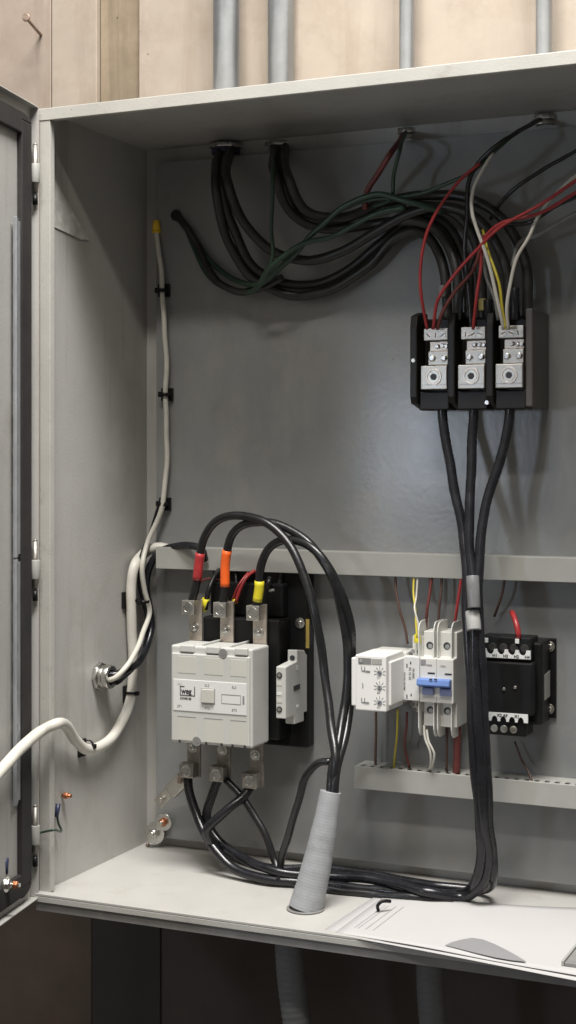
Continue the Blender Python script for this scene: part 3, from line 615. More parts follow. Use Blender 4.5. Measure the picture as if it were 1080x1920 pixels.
for i, pts in enumerate(lead_pts):
    m, ya, ye, lab = sl[i]
    o, P = cable('taped_lead', pts, .0068, 'cable', lab, 'cable', 'taped leads rising from the contactor', n=16)
    z_hi = PY(430, ya, yq).z; z_lo = PY(430, ye, yq).z
    top = max(range(len(P)), key=lambda j: P[j].z)
    seg = [p for p in P[:top] if z_lo - .002 <= p.z <= z_hi + .002]
    MB().tube(seg, .0077, 16).build('tape_wrap', m, o)
# small wires on contactor coil
for lab, pts, m, r in [
 ('short black coil wire with yellow ferrule between left and middle lugs', [(385, 1142, -.09), (390, 1110, -.095), (402, 1080, -.08), (415, 1065, -.055), (430, 1045, -.045)], 'cable', .0042),
 ('dull thin wire crossing behind the red tape to the coil', [(362, 1100, -.06), (380, 1088, -.06), (402, 1085, -.06), (425, 1095, -.06), (440, 1120, -.06)], 'dred', .002),
 ('red coil wire bending out from behind the orange tape', [(442, 1130, -.09), (450, 1105, -.09), (462, 1082, -.08), (478, 1070, -.06), (492, 1060, -.045)], 'red', .0028),
 ('second thinner red coil wire beside the yellow tape', [(436, 1126, -.085), (447, 1098, -.08), (462, 1078, -.065), (475, 1066, -.045)], 'red', .0022),
 ('black coil wire loop right of the yellow tape', [(502, 1104, -.08), (505, 1085, -.075), (512, 1105, -.06), (522, 1098, -.055), (528, 1070, -.05), (530, 1050, -.045)], 'cable', .0042),
 ('thin black wire hanging from the duct to the coil', [(441, 1060, -.05), (443, 1090, -.06), (446, 1120, -.07), (436, 1130, -.08)], 'cable', .002)]:
    o, P = cable('coil_wire', pts, r, m, lab, 'wire', 'small coil wires above the contactor')
    if 'yellow ferrule' in lab:
        a = PY(386, 1122, -.094); b_ = PY(383, 1146, -.09); MB().cyl(a, b_, .0062, .0034, n=14).build('ferrule', 'yellowtape', o)
p = PY(441, 1131, -.088)
tag(MB().cyl(p + Vector((.003, 0, .004)), p + Vector((-.004, 0, .002)), .004, n=12).build('wire_ferrule', 'yellowtape'), 'small yellow ferrule just right of the middle contactor lug', 'ferrule')
p = PY(505, 1108, -.085)
tag(MB().cyl(p, p + Vector((.008, 0, .002)), .0022, n=12).build('wire_ferrule', 'clear'), 'tiny white ferrule right of the yellow taped lead', 'ferrule')

# ------------------------------------------------------------------ grounding bits lower left
gl = PY(320, 1480, -.075)
o = thing('ground_strap', gl, 'small silver lug strap slanting off the lower left contactor lug', 'lug')
pa = PY(340, 1462, -.09); pb2 = PY(316, 1486, -.075); pc = PY(294, 1508, -.06)
R_ = (pa - pc).normalized()
nrm = R_.cross(Vector((0, -1, 0))).normalized()
def slab(a, b, w, tt, y=0):
    return [a + nrm * w, b + nrm * w, b - nrm * w, a - nrm * w], Vector((0, tt, 0))
pts_, ex = slab(pa, pb2, .0125, .014); MB().prism(pts_, ex).build('lug_barrel', 'alu', o, bevel=.0012)
pts_, ex = slab(pb2, pc, .0095, .003); MB().prism(pts_, ex).build('tongue', 'alu', o, bevel=.0008)
hexbolt('bolt', pb2 * .45 + pc * .55 + Vector((0, -.001, 0)), (0, -1, 0), .0045, 'bolt', o)
MB().box(pa + Vector((-.006, -.0035, -.006)), pa + Vector((.002, -.001, .005))).build('strip', 'rust', o, bevel=.0005)
for px, py, rr, lab, m in ((308, 1541, .0145, 'upper washered bolt with copper nut on the panel, lower left corner', 'copper'), (291, 1562, .0185, 'lower larger washered bolt at the panel corner', 'steel')):
    p = PY(px, py, YP - .004 - (.004 if m == 'copper' else 0))
    o = thing('washered_bolt', p, lab, 'bolt', 'washered bolts at the lower left panel corner')
    MB().ring(p, p + Vector((0, -.0025, 0)), rr, rr * .42, 32).build('washer', 'steel', o, bevel=.0006)
    hexbolt('nut', p + Vector((0, -.0026, 0)), (0, -1, 0), rr * .5, m, o, h=.006)
    MB().cyl(p + Vector((0, .006, 0)), p + Vector((0, -.016, 0)), rr * .26, n=14).build('threaded_rod', 'bolt', o)
p = PZ(277, 1587, ZB + .003); tag(MB().cyl(p, p + Vector((0, 0, .007)), .0035, .002, n=12).build('small_screw', 'rust'), 'tiny rusty screw in the back floor corner', 'screw')

# ------------------------------------------------------------------ wire ducts
def duct(pxl, ytop, ybot, yfront, xr_, lab, slots=True, name='wire_duct'):
    a = PY(pxl, ytop, yfront); zt = a.z; zb = PY(pxl, ybot, yfront).z; xl = a.x
    o = thing(name, ((xl + xr_) / 2, YP, zb), lab, 'wire duct')
    MB().box((xl, yfront, zb), (xr_, yfront + .002, zt)).build('cover', 'duct', o, bevel=.0008)
    MB().box((xl, YP - .0005, zb), (xr_, yfront + .0023, zb + .002)).build('floor_strip', 'duct', o)
    # slotted top
    y0, y1 = yfront + .0024, YP - .0005
    if slots:
        MB().box((xl, y0, zt - .002), (xr_, y0 + .004, zt - .0004)).box((xl, y1 - .004, zt - .002), (xr_, y1, zt - .0004)).build('top_edge', 'duct', o)
        mb = MB(); x = xl; pit = .0155
        while x < xr_:
            mb.box((x, y0 + .0041, zt - .002), (min(x + pit - .0075, xr_), y0 + .017, zt - .0004)); x += pit
        mb.build('slotted_edge', 'duct', o)
        MB().box((xl, y0 + .0171, zt - .002), (xr_, y1 - .0041, zt - .0004)).build('top_strip', 'duct', o)
        MB().box((xl, y0, zb + .004), (xr_, y1, zb + .006)).build('inside_shade', 'darkgap', o)  # near-black sheet: shade inside the duct put into its colour
    else:
        MB().box((xl, y0, zt - .002), (xr_, y1, zt - .0004)).build('top_strip', 'duct', o)
    return o
duct(292, 1025, 1066, -.062, W - .03, 'upper grey wire duct crossing the panel above the contactor', False)
duct(664, 1436, 1478, -.072, W - .03, 'lower grey slotted wire duct below the relay and breaker')

# ------------------------------------------------------------------ relay, breaker
yr = -.168
rl = thing('voltage_relay', PY(700, 1335, -.1), 'white plug-in voltage relay with three small dials', 'relay')
rx0 = PY(666, 1280, yr).x; rx1 = PY(724, 1280, yr).x; rxl = PY(659, 1280, yr + .002).x
rz1 = PY(700, 1229, yr).z; rz0 = PY(700, 1334, yr).z
hb = MB().box((rx0, yr, rz0), (rx1, yr + .078, rz1)).build('housing', 'relay', rl, bevel=.0022, seg=3)
MB().box((rxl, yr + .0008, rz0 + .006), (rx0 + .004, yr + .030, rz1 - .005)).build('side_step', 'relay', rl, bevel=.0018)
MB().box((rxl + .001, yr + .0785, rz0 + .004), (rx1 + .004, YP - .016, rz1 - .003)).build('socket', 'breaker', rl, bevel=.002)
MB().box((rx1 - .0005, yr + .012, rz0 + .008), (rx1 + .0035, yr + .077, rz1 - .010)).build('side_rib', 'relay', rl, bevel=.0015)
yf = yr - .0003
def R_px(px, py, y=None): p = PY(px, py, yr); return p.x, p.z
x, z = R_px(672, 1244); x2, z2 = R_px(696, 1234.5)
MB().box((x, yf - .0004, z), (x2, yf + .0006, z2)).build('indicator_window', 'shade', rl)
MB().cyl((x + .005, yf - .0004, (z + z2) / 2), (x + .005, yf - .0012, (z + z2) / 2), .0026, n=14).build('indicator_lamp', 'bolt', rl)
x, z = R_px(697, 1245); x2, z2 = R_px(716, 1236)
MB().box((x, yf - .0004, z), (x2, yf + .0006, z2)).build('type_label', 'duct', rl)
for s_, px, py, sz in (('U', 677, 1258, .010), ('max', 683, 1260, .0055), ('I', 679, 1289, .010), ('U', 677, 1317, .010), ('min', 683, 1319, .0055)):
    x, z = R_px(px, py); text(s_, 'lettering', sz, (x, yf - .0001, z), (1, 0, 0), (0, 0, 1), 'greyink', rl, .0003, True)
for j, py in enumerate((1261, 1289, 1317)):
    x, z = R_px(712, py)
    dk = MB().cyl((x, yf + .0006, z), (x, yf - .0014, z), .0036, n=20).build('dial', 'greyink', rl, bevel=.0004)
    MB().box((x - .0026, yf - .0014, z - .0005), (x + .0026, yf - .0018, z + .0005), Matrix.Rotation(.5 + j, 3, 'Y'), Vector((x, yf, z))).build('dial_slot', 'bferrule', dk)
    mb = MB()
    for k in range(7):
        a = math.radians(-20 + k * 36.7); c_, s_ = math.cos(a), math.sin(a)
        R = Matrix.Rotation(-a, 3, 'Y'); o_ = Vector((x, yf, z))
        mb.box((x + .0048, yf - .0002, z - .00035), (x + .0095, yf + .0004, z + .00035), R, o_)
    mb.build('scale_marks', 'greyink', dk)
    x, z = R_px(707, py + 11); text('sec' if j == 1 else 'V~', 'lettering', .0034, (x, yf, z), (1, 0, 0), (0, 0, 1), 'greyink', rl, .0002)
# DIN rail
a = PY(655, 1270, YP - .008)
tag(MB().box((PY(672, 1270, YP).x, YP - .0005, a.z - .010), (PY(1000, 1270, YP).x, YP - .004, a.z + .018)).box((PY(672, 1270, YP).x, YP - .0042, a.z + .010), (PY(1000, 1270, YP).x, YP - .010, a.z + .018)).build('mounting_rail', 'galv', bevel=.0005), 'zinc rail carrying the relay and breaker', 'rail')
# slim side module + breaker
yb2 = -.098; yt2 = yb2 + .018
br_ = thing('circuit_breaker', PY(815, 1360, YP), 'white two-pole circuit breaker with blue toggle and pale barriers', 'circuit breaker')
def Bx(px, py, y=yb2): return PY(px, py, y)
xa, xb = Bx(787, 1280).x, Bx(850, 1280).x
zm1, zm0 = Bx(818, 1234).z, Bx(818, 1318).z
zt_, zb_ = PY(818, 1184, yt2).z, PY(818, 1362, yt2).z
bodyp = [Vector((xa, YP - .006, zt_)), Vector((xa, yt2, zt_)), Vector((xa, yt2, zm1)), Vector((xa, yb2, zm1 - .001)), Vector((xa, yb2, zm0)), Vector((xa, yt2, zm0)), Vector((xa, yt2, zb_)), Vector((xa, YP - .006, zb_))]
bb = MB().prism(bodyp, (xb - xa, 0, 0)).build('body', 'breaker', br_, bevel=.0012)
# seam between poles
xm = (xa + xb) / 2
MB().box((xm - .0003, yb2 - .0002, zm0 + .001), (xm + .0003, yb2 + .001, zm1 - .001)).build('pole_seam', 'greyink', br_)
# toggle
p0, p1 = Bx(783, 1279), Bx(846, 1300)
tz = Bx(815, 1285).z
MB().box((xa + .004, yb2 - .0003, tz - .018), (xb - .003, yb2 + .0006, tz + .012)).build('toggle_bed', 'barrier', br_)
tg = MB().prism([Vector((xa - .0015, yb2, tz + .011)), Vector((xa - .0015, yb2 - .011, tz + .010)), Vector((xa - .0015, yb2 - .013, tz + .001)), Vector((xa - .0015, yb2, tz - .004))], (xb - xa - .001, 0, 0)).build('toggle', 'blue', br_, bevel=.0012)
for q in (0, 1):
    x_ = xa + .0055 + q * (xb - xa) * .52
    MB().box((x_, yb2 - .0004, tz - .0145), (x_ + .018, yb2 - .006, tz - .0035)).build('toggle_leg', 'blued', br_, bevel=.001)
for (px, py, w_) in ((802, 1262, .0115), (834, 1264, .011)):
    p = Bx(px, py); MB().box((p.x, yb2 - .0003, p.z - .0013), (p.x + w_, yb2 + .0004, p.z + .0013)).build('marking', 'ink', br_)
for px in (805, 814):
    p = PY(px, 1273.5, yb2 - .012); MB().box((p.x, yb2 - .0122, p.z - .001), (p.x + .005, yb2 - .0132, p.z + .001)).build('marking', 'ink', br_)
p = Bx(787.5, 1242); MB().box((p.x + .001, yb2 - .0003, p.z - .0035), (p.x + .0095, yb2 + .0004, p.z + .0045)).build('logo_patch', 'greyink', br_)
p = Bx(789, 1247.5); text('MDW-C6-2', 'lettering', .0036, (p.x, yb2 - .0003, p.z), (1, 0, 0), (0, 0, 1), 'greyink', br_, .0002, True)
p = Bx(825, 1258); text('I-ON', 'lettering', .0042, (p.x, yb2 - .0003, p.z + .006), (1, 0, 0), (0, 0, 1), 'greyink', br_, .0002)
for px, py in ((806, 1210), (838, 1211), (807, 1331), (839, 1333)):
    p = PY(px, py, yt2); o = MB().cyl((p.x, yt2 + .0004, p.z), (p.x, yt2 - .0006, p.z), .0056, n=22).build('screw_hole', 'ink', br_)
    MB().cyl((p.x + .001, yt2 - .0006, p.z - .001), (p.x + .001, yt2 - .0010, p.z - .001), .0036, n=18).build('screw', 'bolt', o)
# phase barriers: rounded thin plates standing proud above and below
for px in (789, 817, 824, 850):
    x_ = PY(px, 1215, yt2).x
    for s_, zbase in ((1, zt_), (-1, zb_)):
        zin = (zm1 + .0003) if s_ > 0 else (zm0 - .0003)
        zo = zbase + s_ * .016; y_f = yt2 - .013; y_b = YP - .022
        pts_ = [Vector((x_, y_b, zin)), Vector((x_, y_f, zin)), Vector((x_, y_f, zo - s_ * .014)), Vector((x_, y_f + .003, zo - s_ * .006)), Vector((x_, y_f + .009, zo - s_ * .001)), Vector((x_, y_f + .016, zo)), Vector((x_, y_b, zo))]
        MB().prism(pts_, (.0017, 0, 0)).build('barrier', 'barrier', br_, bevel=.0006)
# lower wire guard curls
# slim module
sm = thing('signal_contact', PY(770, 1330, YP), 'slim white signal contact module between the relay and the breaker', 'contact module')
sa, sb = Bx(756, 1280).x, xa - .0006
ztm, zbm = PY(775, 1192, yt2).z, PY(775, 1335, yt2).z
sp = [Vector((sa + .008, YP - .006, ztm)), Vector((sa + .008, yt2 + .002, ztm)), Vector((sa + .008, yt2 + .002, zm1 - .0012)), Vector((sa + .008, yt2 + .002, zm0 + .001)), Vector((sa + .008, yt2 + .002, zbm)), Vector((sa + .008, YP - .006, zbm))]
MB().prism(sp, (sb - sa - .008, 0, 0)).build('body', 'breaker', sm, bevel=.001)
MB().box((sa, yb2, zm0 + .001), (sb, yt2 + .0017, zm1)).build('front', 'label', sm, bevel=.001)
for px, py in ((774, 1221), (785, 1222), (774, 1320), (785, 1321), (777, 1331)):
    p = PY(px, py, yt2 + .002); MB().cyl((p.x, yt2 + .0024, p.z), (p.x, yt2 + .0012, p.z), .0034, n=18).build('screw_hole', 'greyink', sm)
def vtext(s_, px, py, sz): p = Bx(px, py); return text(s_, 'lettering', sz, (p.x, yb2 - .0003, p.z), (0, 0, 1), (-1, 0, 0), 'greyink', sm, .0002, True)
vtext('MDW AL-22', 760, 1294, .0052); vtext('12 11 14', 771, 1275, .0055); vtext('240V 6A', 777, 1272, .0044)
for px, py, h_ in ((762, 1248, .006), (762, 1306, .006), (769, 1243, .004), (770, 1303, .004)):
    p = Bx(px, py); MB().box((p.x, yb2 - .0003, p.z - h_ / 2), (p.x + .0018, yb2 + .0004, p.z + h_ / 2)).build('marking', 'ink', sm)
p = PY(783, 1200, yt2 - .006)
tag(MB().cyl(p + Vector((0, 0, .009)), p - Vector((0, 0, .004)), .0050, .0058, n=14).build('wire_ferrule', 'yellowtape', bevel=.0008), 'bright yellow ferrule plugged into the slim white module', 'ferrule')
# thin wires above and below the modules
for nm, lab, pts, m, r in [
 ('w', 'brown wire dropping from the upper duct toward the relay', [(741, 1072, -.05), (743, 1110, -.055), (750, 1145, -.06), (760, 1180, -.06), (764, 1208, -.06)], 'brown', .0022),
 ('w', 'left yellow-white wire down to the yellow ferrule', [(777, 1072, -.055), (775, 1110, -.065), (779, 1145, -.08), (780, 1170, -.088), (782, 1196, -.09)], 'yel_w', .0016),
 ('w', 'right yellow-white wire twisted beside its twin', [(784, 1072, -.055), (780, 1120, -.066), (777, 1140, -.08), (784, 1170, -.088), (785, 1196, -.09)], 'white_w', .0016),
 ('w', 'dark red wire into the left pole of the breaker', [(810, 1072, -.055), (806, 1110, -.06), (801, 1140, -.065), (799, 1165, -.06), (798, 1190, -.05)], 'dred', .0026),
 ('w', 'dark brown wire behind the breaker barriers', [(829, 1072, -.05), (827, 1110, -.055), (823, 1150, -.055), (822, 1190, -.05)], 'brown', .0022),
 ('w', 'red wire into the right pole of the breaker', [(866, 1072, -.055), (862, 1105, -.062), (857, 1140, -.065), (853, 1165, -.06), (850, 1190, -.05)], 'red', .0024),
 ('w', 'thin black and red wire above the black transformer', [(947, 1080, -.05), (942, 1110, -.05), (933, 1138, -.045), (927, 1155, -.035)], 'brown', .0022),
 ('w', 'dull red wire into the lower duct left of the breaker', [(705, 1330, -.05), (705, 1380, -.05), (704, 1430, -.05), (704, 1450, -.05)], 'brown', .0022),
 ('w', 'yellow wire running into the lower duct', [(746, 1330, -.06), (744, 1380, -.058), (740, 1420, -.055), (738, 1450, -.055)], 'yel_w', .0018),
 ('w', 'red wire under the slim white module', [(763, 1335, -.06), (762, 1365, -.06), (759, 1400, -.055), (768, 1440, -.055)], 'dred', .002),
 ('w', 'left white looped wire under the breaker', [(795, 1360, -.08), (797, 1385, -.085), (806, 1408, -.085), (808, 1430, -.08), (803, 1446, -.06)], 'white_w', .0018),
 ('w', 'right white looped wire under the breaker', [(800, 1368, -.08), (804, 1392, -.085), (814, 1412, -.085), (812, 1430, -.08), (806, 1446, -.06)], 'white_w', .0018),
 ('w', 'dark wire under the left pole of the breaker', [(838, 1362, -.055), (838, 1400, -.055), (837, 1445, -.055)], 'brown', .0022),
 ('w', 'thick dull red wire under the right pole of the breaker', [(858, 1362, -.055), (858, 1400, -.055), (855, 1455, -.055)], 'dred', .0058),
 ('w', 'thin red-tipped wire bending into the slotted duct at right', [(965, 1390, -.04), (978, 1425, -.045), (990, 1445, -.055), (999, 1468, -.063)], 'brown', .0018)]:
    cable('thin_wire', pts, r, m, lab, 'wire', 'thin wires between the devices and the ducts', n=8)
# ------------------------------------------------------------------ control transformer
ytf = -.098
tf = thing('control_transformer', PY(960, 1380, YP), 'black control transformer with two white scalloped terminal strips', 'transformer')
x0, x1 = PY(900, 1280, ytf).x, PY(1000, 1280, ytf).x
z1, z0 = PY(960, 1200, ytf).z, PY(960, 1376, ytf).z
px1 = PY(1043, 1270, YP - .003).x; pz1, pz0 = PY(1030, 1196, YP - .003).z, PY(1030, 1346, YP - .003).z
MB().box((x0 - .02, YP - .0005, pz0), (px1, YP - .005, pz1)).build('base_plate', 'black', tf, bevel=.0015)
MB().box((x0, YP - .0055, z0 + .012), (x1 + .008, ytf + .02, z1 - .004)).build('core', 'black', tf, bevel=.004)
MB().box((x0, ytf + .019, z0 + .028), (x1, ytf, z1 - .032)).build('winding_cover', 'black', tf, bevel=.004)
MB().box((x0, ytf + .045, z1 - .0316), (x1 - .004, ytf + .003, z1 + .004)).build('terminal_bank', 'black', tf, bevel=.002)
MB().box((x0 + .004, ytf + .045, z0 - .004), (x1 - .012, ytf + .003, z0 + .0276)).build('terminal_bank', 'black', tf, bevel=.002)
def strip_(xa, xb, zlo, zhi, up_, words):
    n = 4; pts_ = []
    base, edge = (zlo, zhi) if up_ else (zhi, zlo); s_ = 1 if up_ else -1
    pts_.append(Vector((xa, ytf + .002, base))); pts_.append(Vector((xb, ytf + .002, base))); pts_.append(Vector((xb, ytf + .002, edge)))
    w_ = (xb - xa - .006) / n; h_ = abs(edge - base) * .62
    for k in range(n - 1, -1, -1):
        for j in range(0, 9):
            a = math.pi * j / 8
            pts_.append(Vector((xa + .002 + w_ * (k + .5) + w_ * .36 * math.cos(a), ytf + .002, edge - s_ * h_ * math.sin(a))))
    pts_.append(Vector((xa, ytf + .002, edge)))
    o = MB().prism(pts_, (0, -.0035, 0)).build('terminal_strip', 'label', tf)
    for k, wd in enumerate(words):
        text(wd, 'lettering', .0062, (xa + .007 + w_ * (k + .42), ytf - .0017, base + (.0012 if up_ else -.0058)), (1, 0, 0), (0, 0, 1), 'ink', o, .0002, True)
za, zb3 = PY(950, 1234, ytf).z, PY(950, 1218, ytf).z
strip_(PY(907, 1225, ytf).x, PY(995, 1225, ytf).x, za, zb3, True, ('H1', 'H3', 'H2', 'H4'))
za, zb3 = PY(950, 1353, ytf).z, PY(950, 1337, ytf).z
strip_(PY(917, 1345, ytf).x, PY(990, 1345, ytf).x, za, zb3, False, ('X2 A', 'F', 'X1'))
for k in range(4):
    x_ = PY(923 + k * 20, 1212, ytf).x; MB().cyl((x_, ytf + .006, z1 - .012), (x_, ytf + .0012, z1 - .012), .0062, n=18).build('terminal_screw', 'gasket', tf, bevel=.0008)
    x_ = PY(926 + k * 18, 1360, ytf).x
    if k < 3: MB().cyl((x_, ytf + .006, z0 + .006), (x_, ytf + .0012, z0 + .006), .0056, n=18).build('terminal_screw', 'bolt', tf, bevel=.0008)
for px, py in ((1031, 1212), (1030, 1329)):
    p = PY(px, py, YP - .005); hexbolt('mounting_screw', (p.x, YP - .0052, p.z), (0, -1, 0), .005, 'bolt', tf, h=.003, washer=.0078)
for px, py in ((945, 1292), (966, 1289)):
    p = PY(px, py, ytf); MB().cyl((p.x, ytf + .001, p.z), (p.x, ytf - .002, p.z), .0028, .002, n=12).build('rivet', 'bolt', tf)
# label on the side face
xs = x1 + .0082
q = [PXc(a, b, xs) for a, b in ((1021, 1266), (1036, 1254), (1036, 1302), (1021, 1313))]
q = [Vector((xs, max(min(p.y, YP - .010), ytf + .024), p.z)) for p in q]
MB().prism(q, (.0006, 0, 0)).build('side_label', 'duct', tf)
for px, py in ((915, 1199), (973, 1201)):
    p = PY(px, py, ytf + .01); MB().box((p.x - .003, ytf + .002, p.z - .0035), (p.x + .003, ytf - .001, p.z + .0035)).build('terminal_tab', 'label', tf, bevel=.0005)
cable('jumper_wire', [(973, 1197, ytf + .004), (970, 1178, ytf + .003), (965, 1160, ytf + .012), (960, 1148, ytf + .03)], .0042, 'red', 'short bright red wire on top of the black transformer', 'wire', n=12)

# ------------------------------------------------------------------ left wall loom
h = PXc(186, 1268, .003)
hub = thing('conduit_fitting', h, 'silver threaded conduit fitting on the left inside wall', 'fitting')
MB().ring(h, h + Vector((.006, 0, 0)), .0235, .014, 8).build('lock_nut', 'steel', hub, bevel=.0012)
MB().ring(h + Vector((.0062, 0, 0)), h + Vector((.013, 0, 0)), .0185, .0125, 28).build('thread', 'steel', hub, bevel=.0008)
MB().ring(h + Vector((.0132, 0, 0)), h + Vector((.024, 0, 0)), .0195, .0118, 28).build('bushing', 'steel', hub, bevel=.002)
hx = h.x + .010
white_pts = [('p', hx - .008, h.y - .003, h.z - .006), ('x', 214, 1272, .034), ('x', 236, 1250, .048), ('x', 252, 1225, .048), ('x', 268, 1190, .04), ('x', 280, 1150, .034), ('x', 271, 1110, .030), ('x', 266, 1060, .030), ('x', 276, 1020, .030), (294, 980, -.04), (305, 945, -.04), (311, 880, -.035), (313, 800, -.035), (311, 740, -.035), (310, 640, -.035), (305, 545, -.035), (299, 490, -.032), (293, 434, -.03)]
cable('control_cable', white_pts, .0044, 'white_w', 'thin white cable climbing from the wall fitting to the yellow cap', 'cable')
blk = [('p', hx - .008, h.y + .003, h.z + .006), ('x', 212, 1266, .030), ('x', 236, 1256, .040), ('x', 262, 1238, .040), ('x', 284, 1180, .035), ('x', 280, 1140, .030), ('x', 274, 1100, .028), (281, 1060, -.05), (300, 1035, -.05), (330, 1024, -.058), (360, 1024, -.075), (378, 1030, -.08), (384, 1050, -.07)]
cable('control_cable', blk, .0062, 'cable_blue', 'black sheathed cable from the wall fitting turning right toward the contactor', 'cable')
cable('control_cable', [('p', hx - .008, h.y + .005, h.z - .002), ('x', 214, 1280, .028), ('x', 236, 1268, .028), ('x', 262, 1230, .030), ('x', 276, 1160, .026), ('x', 266, 1110, .022), ('x', 262, 1060, .022), (282, 1000, -.03), (302, 940, -.03)], .0042, 'cable_blue', 'black cable hugging the white one up to the third tie mount', 'cable')
big = [(-40, 1492, -D - .26), (0, 1448, -D - .175), (40, 1402, -D - .105), (78, 1370, -D - .035), ('x', 104, 1357, .042), ('x', 124, 1362, .028), ('x', 142, 1390, .020), ('x', 160, 1404, .018), ('x', 185, 1401, .018), ('x', 215, 1376, .016), ('x', 236, 1336, .014), ('x', 246, 1300, .014), ('x', 250, 1240, .014), ('x', 248, 1180, .014), ('x', 245, 1110, .014), ('x', 252, 1062, .018), (268, 1040, -.035), (284, 1029, -.034), (300, 1026, -.030), (316, 1030, -.024)]
big = [p for p in big]
cable('door_loom_cable', big, .0085, 'ywire', 'thick cream cable looping from the door along the left wall', 'cable', n=18)
p = PY(293, 424, -.028)
o = thing('twist_connector', p, 'yellow-orange twist cap on the top end of the white cable', 'wire connector')
MB().cyl(p - Vector((0, 0, .008)), p + Vector((0, 0, .010)), .0080, .0055, n=10).build('shell', 'orangec', o, bevel=.001)
MB().cyl(p - Vector((0, 0, .0085)), p - Vector((0, 0, .012)), .0072, n=20).build('skirt', 'orangec', o)
# tie mounts
def mount(px, py, plane, lab, w=.011, hgt=.014):
    if plane == 'x':
        p = PXc(px, py, .0025); o = thing('tie_mount', p, lab, 'cable tie mount', 'black adhesive tie mounts')
        MB().box((.0022, p.y - w, p.z - hgt), (.0062, p.y + w, p.z + hgt)).build('pad', 'black', o, bevel=.001)
    else:
        yy = -.0005 if plane == 'b' else YP - .0005
        p = PY(px, py, yy); o = thing('tie_mount', p, lab, 'cable tie mount', 'black adhesive tie mounts')
        MB().box((p.x - w, yy, p.z - w), (p.x + w, yy - .005, p.z + w)).build('pad', 'black', o, bevel=.001)
    return o, p
for px, py, k, lab in ((309, 545, 'y', 'topmost black tie mount on the white cable, in the shade'), (315, 740, 'y', 'second black tie mount down the white cable'), (311, 945, 'y', 'third black tie mount, where black and white cables meet')):
    o, p = mount(px, py, k, lab)
    q = PY(px - 5, py, -.036)
    MB().ring(q + Vector((0, 0, -.003)), q + Vector((0, 0, .003)), .0085, .0055, 18).build('tie', 'black', o)
    MB().box(q + Vector((-.012, -.005, -.004)), q + Vector((-.006, .003, .005))).build('tie_head', 'black', o, bevel=.0008)
for px, py, tx, ty, lab in ((234, 1125, 249, 1126, 'black tie mount on the left wall at the upper end of the cream cable'), (236, 1300, 246, 1300, 'black tie mount on the left wall below the fitting'), (152, 1402, 165, 1399, 'black tie mount holding the cream cable nearest the door')):
    o, p = mount(px, py, 'x', lab)
    q = PXc(tx, ty, .015)
    ax = Vector((0, .2, 1)).normalized() if px != 152 else Vector((0, 1, -.2)).normalized()
    MB().ring(q - ax * .002, q + ax * .002, .0102, .0086, 22).build('tie', 'black', o)
    MB().box(q + Vector((.008, -.003, -.003)), q + Vector((.014, .004, .004))).build('tie_head', 'black', o, bevel=.0008)
q = PXc(268, 1128, .030); o = thing('zip_tie', q, 'black zip tie binding the white and black cables beside the cream one', 'zip tie')
MB().ring(q - Vector((0, 0, .0022)), q + Vector((0, 0, .0022)), .0110, .0095, 22).build('strap', 'black', o)
MB().box(q + Vector((-.003, -.016, -.004)), q + Vector((.005, -.010, .004))).build('head', 'black', o, bevel=.001)

# ------------------------------------------------------------------ flexible conduit through the floor
b0 = PZ(573, 1704, ZB + .003); t0 = PY(620, 1484, yq - .105)
pts_ = []; rs = []
N_ = 200
for i in range(N_ + 1):
    f = i / N_; c_ = b0.lerp(t0, f); c_ = c_ + Vector((math.sin(f * math.pi) * .003, 0, 0)); pts_.append(c_)
    rs.append((.0252 * (1 - f) + .0158 * f) * (1 + .0035 * math.sin(i * 1.25) + .008 * math.sin(i * .11) + .004 * math.sin(i * .31)))
o = MB().tube(pts_, 0, 36, rs=rs).build('flexible_conduit', 'flex'); tag(o, 'grey flexible conduit standing on the cabinet floor around the contactor leads', 'conduit')
MB().ring(b0 + Vector((0, 0, -.0005)), b0 + Vector((0, 0, .002)), .028, .024, 36).build('floor_ring', 'shade', o)
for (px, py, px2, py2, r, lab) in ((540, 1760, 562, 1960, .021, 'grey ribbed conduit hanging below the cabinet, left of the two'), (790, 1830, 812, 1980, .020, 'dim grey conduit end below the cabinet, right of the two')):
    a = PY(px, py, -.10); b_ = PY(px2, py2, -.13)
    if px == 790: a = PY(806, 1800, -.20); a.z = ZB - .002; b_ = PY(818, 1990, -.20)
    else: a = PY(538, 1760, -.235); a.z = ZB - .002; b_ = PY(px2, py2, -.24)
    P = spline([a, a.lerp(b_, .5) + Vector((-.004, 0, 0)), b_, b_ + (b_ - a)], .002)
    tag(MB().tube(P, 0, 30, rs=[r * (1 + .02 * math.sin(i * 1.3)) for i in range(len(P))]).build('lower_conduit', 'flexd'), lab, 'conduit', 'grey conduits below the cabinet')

# ------------------------------------------------------------------ papers
def sheet(name, corners, z, m, lab, curl=None, nx=24, ny=16):
    c = [PZ(x, y, z) for x, y in corners]; mb = MB(); g_ = []
    for j in range(ny + 1):
        row = []
        for i in range(nx + 1):
            u, v = i / nx, j / ny
            p = c[0].lerp(c[1], u).lerp(c[3].lerp(c[2], u), v)
            dz = curl(u, v) if curl else 0
            row.append(mb.bm.verts.new(p + Vector((0, 0, dz + .0004 * math.sin(u * 7 + v * 5)))))
        g_.append(row)
    for j in range(ny):
        for i in range(nx): mb.bm.faces.new((g_[j][i], g_[j][i + 1], g_[j + 1][i + 1], g_[j + 1][i])).smooth = True
    o = mb.build(name, m); s_ = o.modifiers.new('s', 'SOLIDIFY'); s_.thickness = .0004
    return tag(o, lab, 'paper', 'papers on the cabinet floor')
sheet('paper_sheet', ((702, 1682), (1180, 1712), (1140, 1850), (602, 1747)), ZB + .0032, 'paper', 'white paper sheet lying flat on the cabinet floor, lowest of the pile')
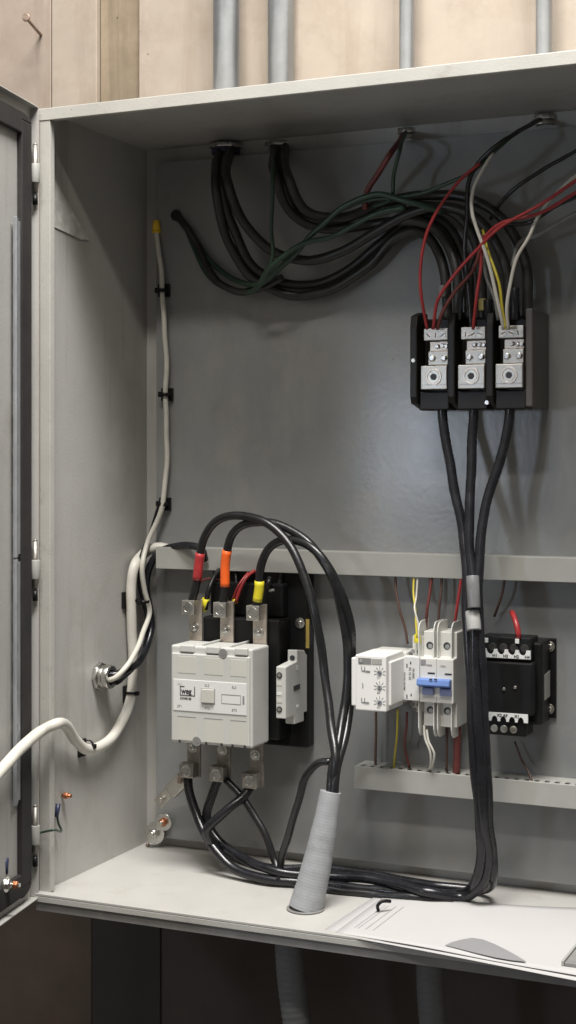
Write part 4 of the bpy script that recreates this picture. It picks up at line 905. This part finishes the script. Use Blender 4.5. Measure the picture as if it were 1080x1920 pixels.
sheet('paper_sheet', ((716, 1684), (1180, 1708), (1125, 1838), (628, 1748)), ZB + .0048, 'paper', 'white paper sheet second in the pile, slightly to the right', lambda u, v: .0012 * math.sin(u * 5) ** 2)
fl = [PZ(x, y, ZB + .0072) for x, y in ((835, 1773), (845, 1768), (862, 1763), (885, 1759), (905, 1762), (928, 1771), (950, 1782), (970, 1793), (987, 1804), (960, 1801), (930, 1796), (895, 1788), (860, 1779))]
tag(MB().prism(fl, (0, 0, .0006)).build('curl_shade', 'paperg'), 'flat grey paper piece coloured as the shade of a curl, at the cabinet front edge', 'paper', 'papers on the cabinet floor')  # flat piece; shade of a curled sheet is put into its grey
pr = MB()
for k in (0, 1, 3, 5):
    q0 = PZ(722 + k * 7, 1697 + k * .5, ZB + .0068); q1 = PZ(664 + k * 7, 1738 + k * 1.0, ZB + .0068)
    d_ = (q1 - q0).normalized(); n_ = Vector((-d_.y, d_.x, 0)) * .0004
    pr.quad([q0 - n_, q0 + n_, q1 + n_, q1 - n_])
pr.build('printed_lines', 'paperl', [o for o in bpy.data.objects if o.name.startswith('paper_sheet')][1])
a = PZ(1058, 1812, ZB + .006); b_ = PZ(1120, 1735, ZB + .006)
dd = (b_ - a).normalized(); nn = Vector((dd.y, -dd.x, 0))
bk = thing('clipboard', a, 'dark-edged binder corner at the far right of the papers', 'binder')
MB().prism([a, b_, b_ + nn * .2, a + nn * .2], (0, 0, .005)).build('cover', 'shade', bk, bevel=.0008)
MB().prism([a - nn * .004, b_ - nn * .004, b_ - nn * .0005, a - nn * .0005], (0, 0, .007)).build('spine', 'duct', bk, bevel=.0008)

# ------------------------------------------------------------------ WORLD, LIGHTS, CAMERA
w = bpy.data.worlds.new('World'); sc.world = w; w.use_nodes = True
bg = w.node_tree.nodes['Background']; bg.inputs[0].default_value = (1, .94, .86, 1); bg.inputs[1].default_value = .15
def area(name, loc, target, sx, sy, power, col):
    l = bpy.data.lights.new(name, 'AREA'); l.shape = 'RECTANGLE'; l.size = sx; l.size_y = sy; l.energy = power; l.color = col
    o = bpy.data.objects.new(name, l); COL.objects.link(o); o.location = loc
    d_ = Vector(target) - Vector(loc); o.rotation_euler = d_.to_track_quat('-Z', 'Y').to_euler(); return o
area('ceiling_lamp', (.80, -2.75, 2.75), (.4, 0, .1), 1.4, .16, 52, (1, .945, .86))
area('overhead_lamp', (.95, -1.12, 2.6), (.5, -.2, -.6), 1.5, .75, 200, (1, .975, .945))
area('far_lamp', (1.0, -4.2, 1.6), (.4, 0, 0), 1.6, .5, 3, (1, .95, .88))
Pg = PY(790, 838, YP); dg = (Pg - CAM).normalized(); dg.y *= -1
area('window_glow', Pg + dg * 2.6, Pg, .16, .22, 5.5, (.74, .84, 1))
cd = bpy.data.cameras.new('Camera'); cam = bpy.data.objects.new('Camera', cd); COL.objects.link(cam)
cam.location = CAM; cam.rotation_euler = (math.pi / 2, 0, TH)
cd.sensor_fit = 'VERTICAL'; cd.sensor_height = 24; cd.lens = F / 1920 * 24; cd.shift_y = -(960 - CY) / 1920
cd.clip_start = .05; cd.clip_end = 50
sc.camera = cam
sc.view_settings.view_transform = 'Standard'; sc.view_settings.look = 'None'; sc.view_settings.exposure = 0
for o in bpy.data.objects:
    if '_w' in o: del o['_w']
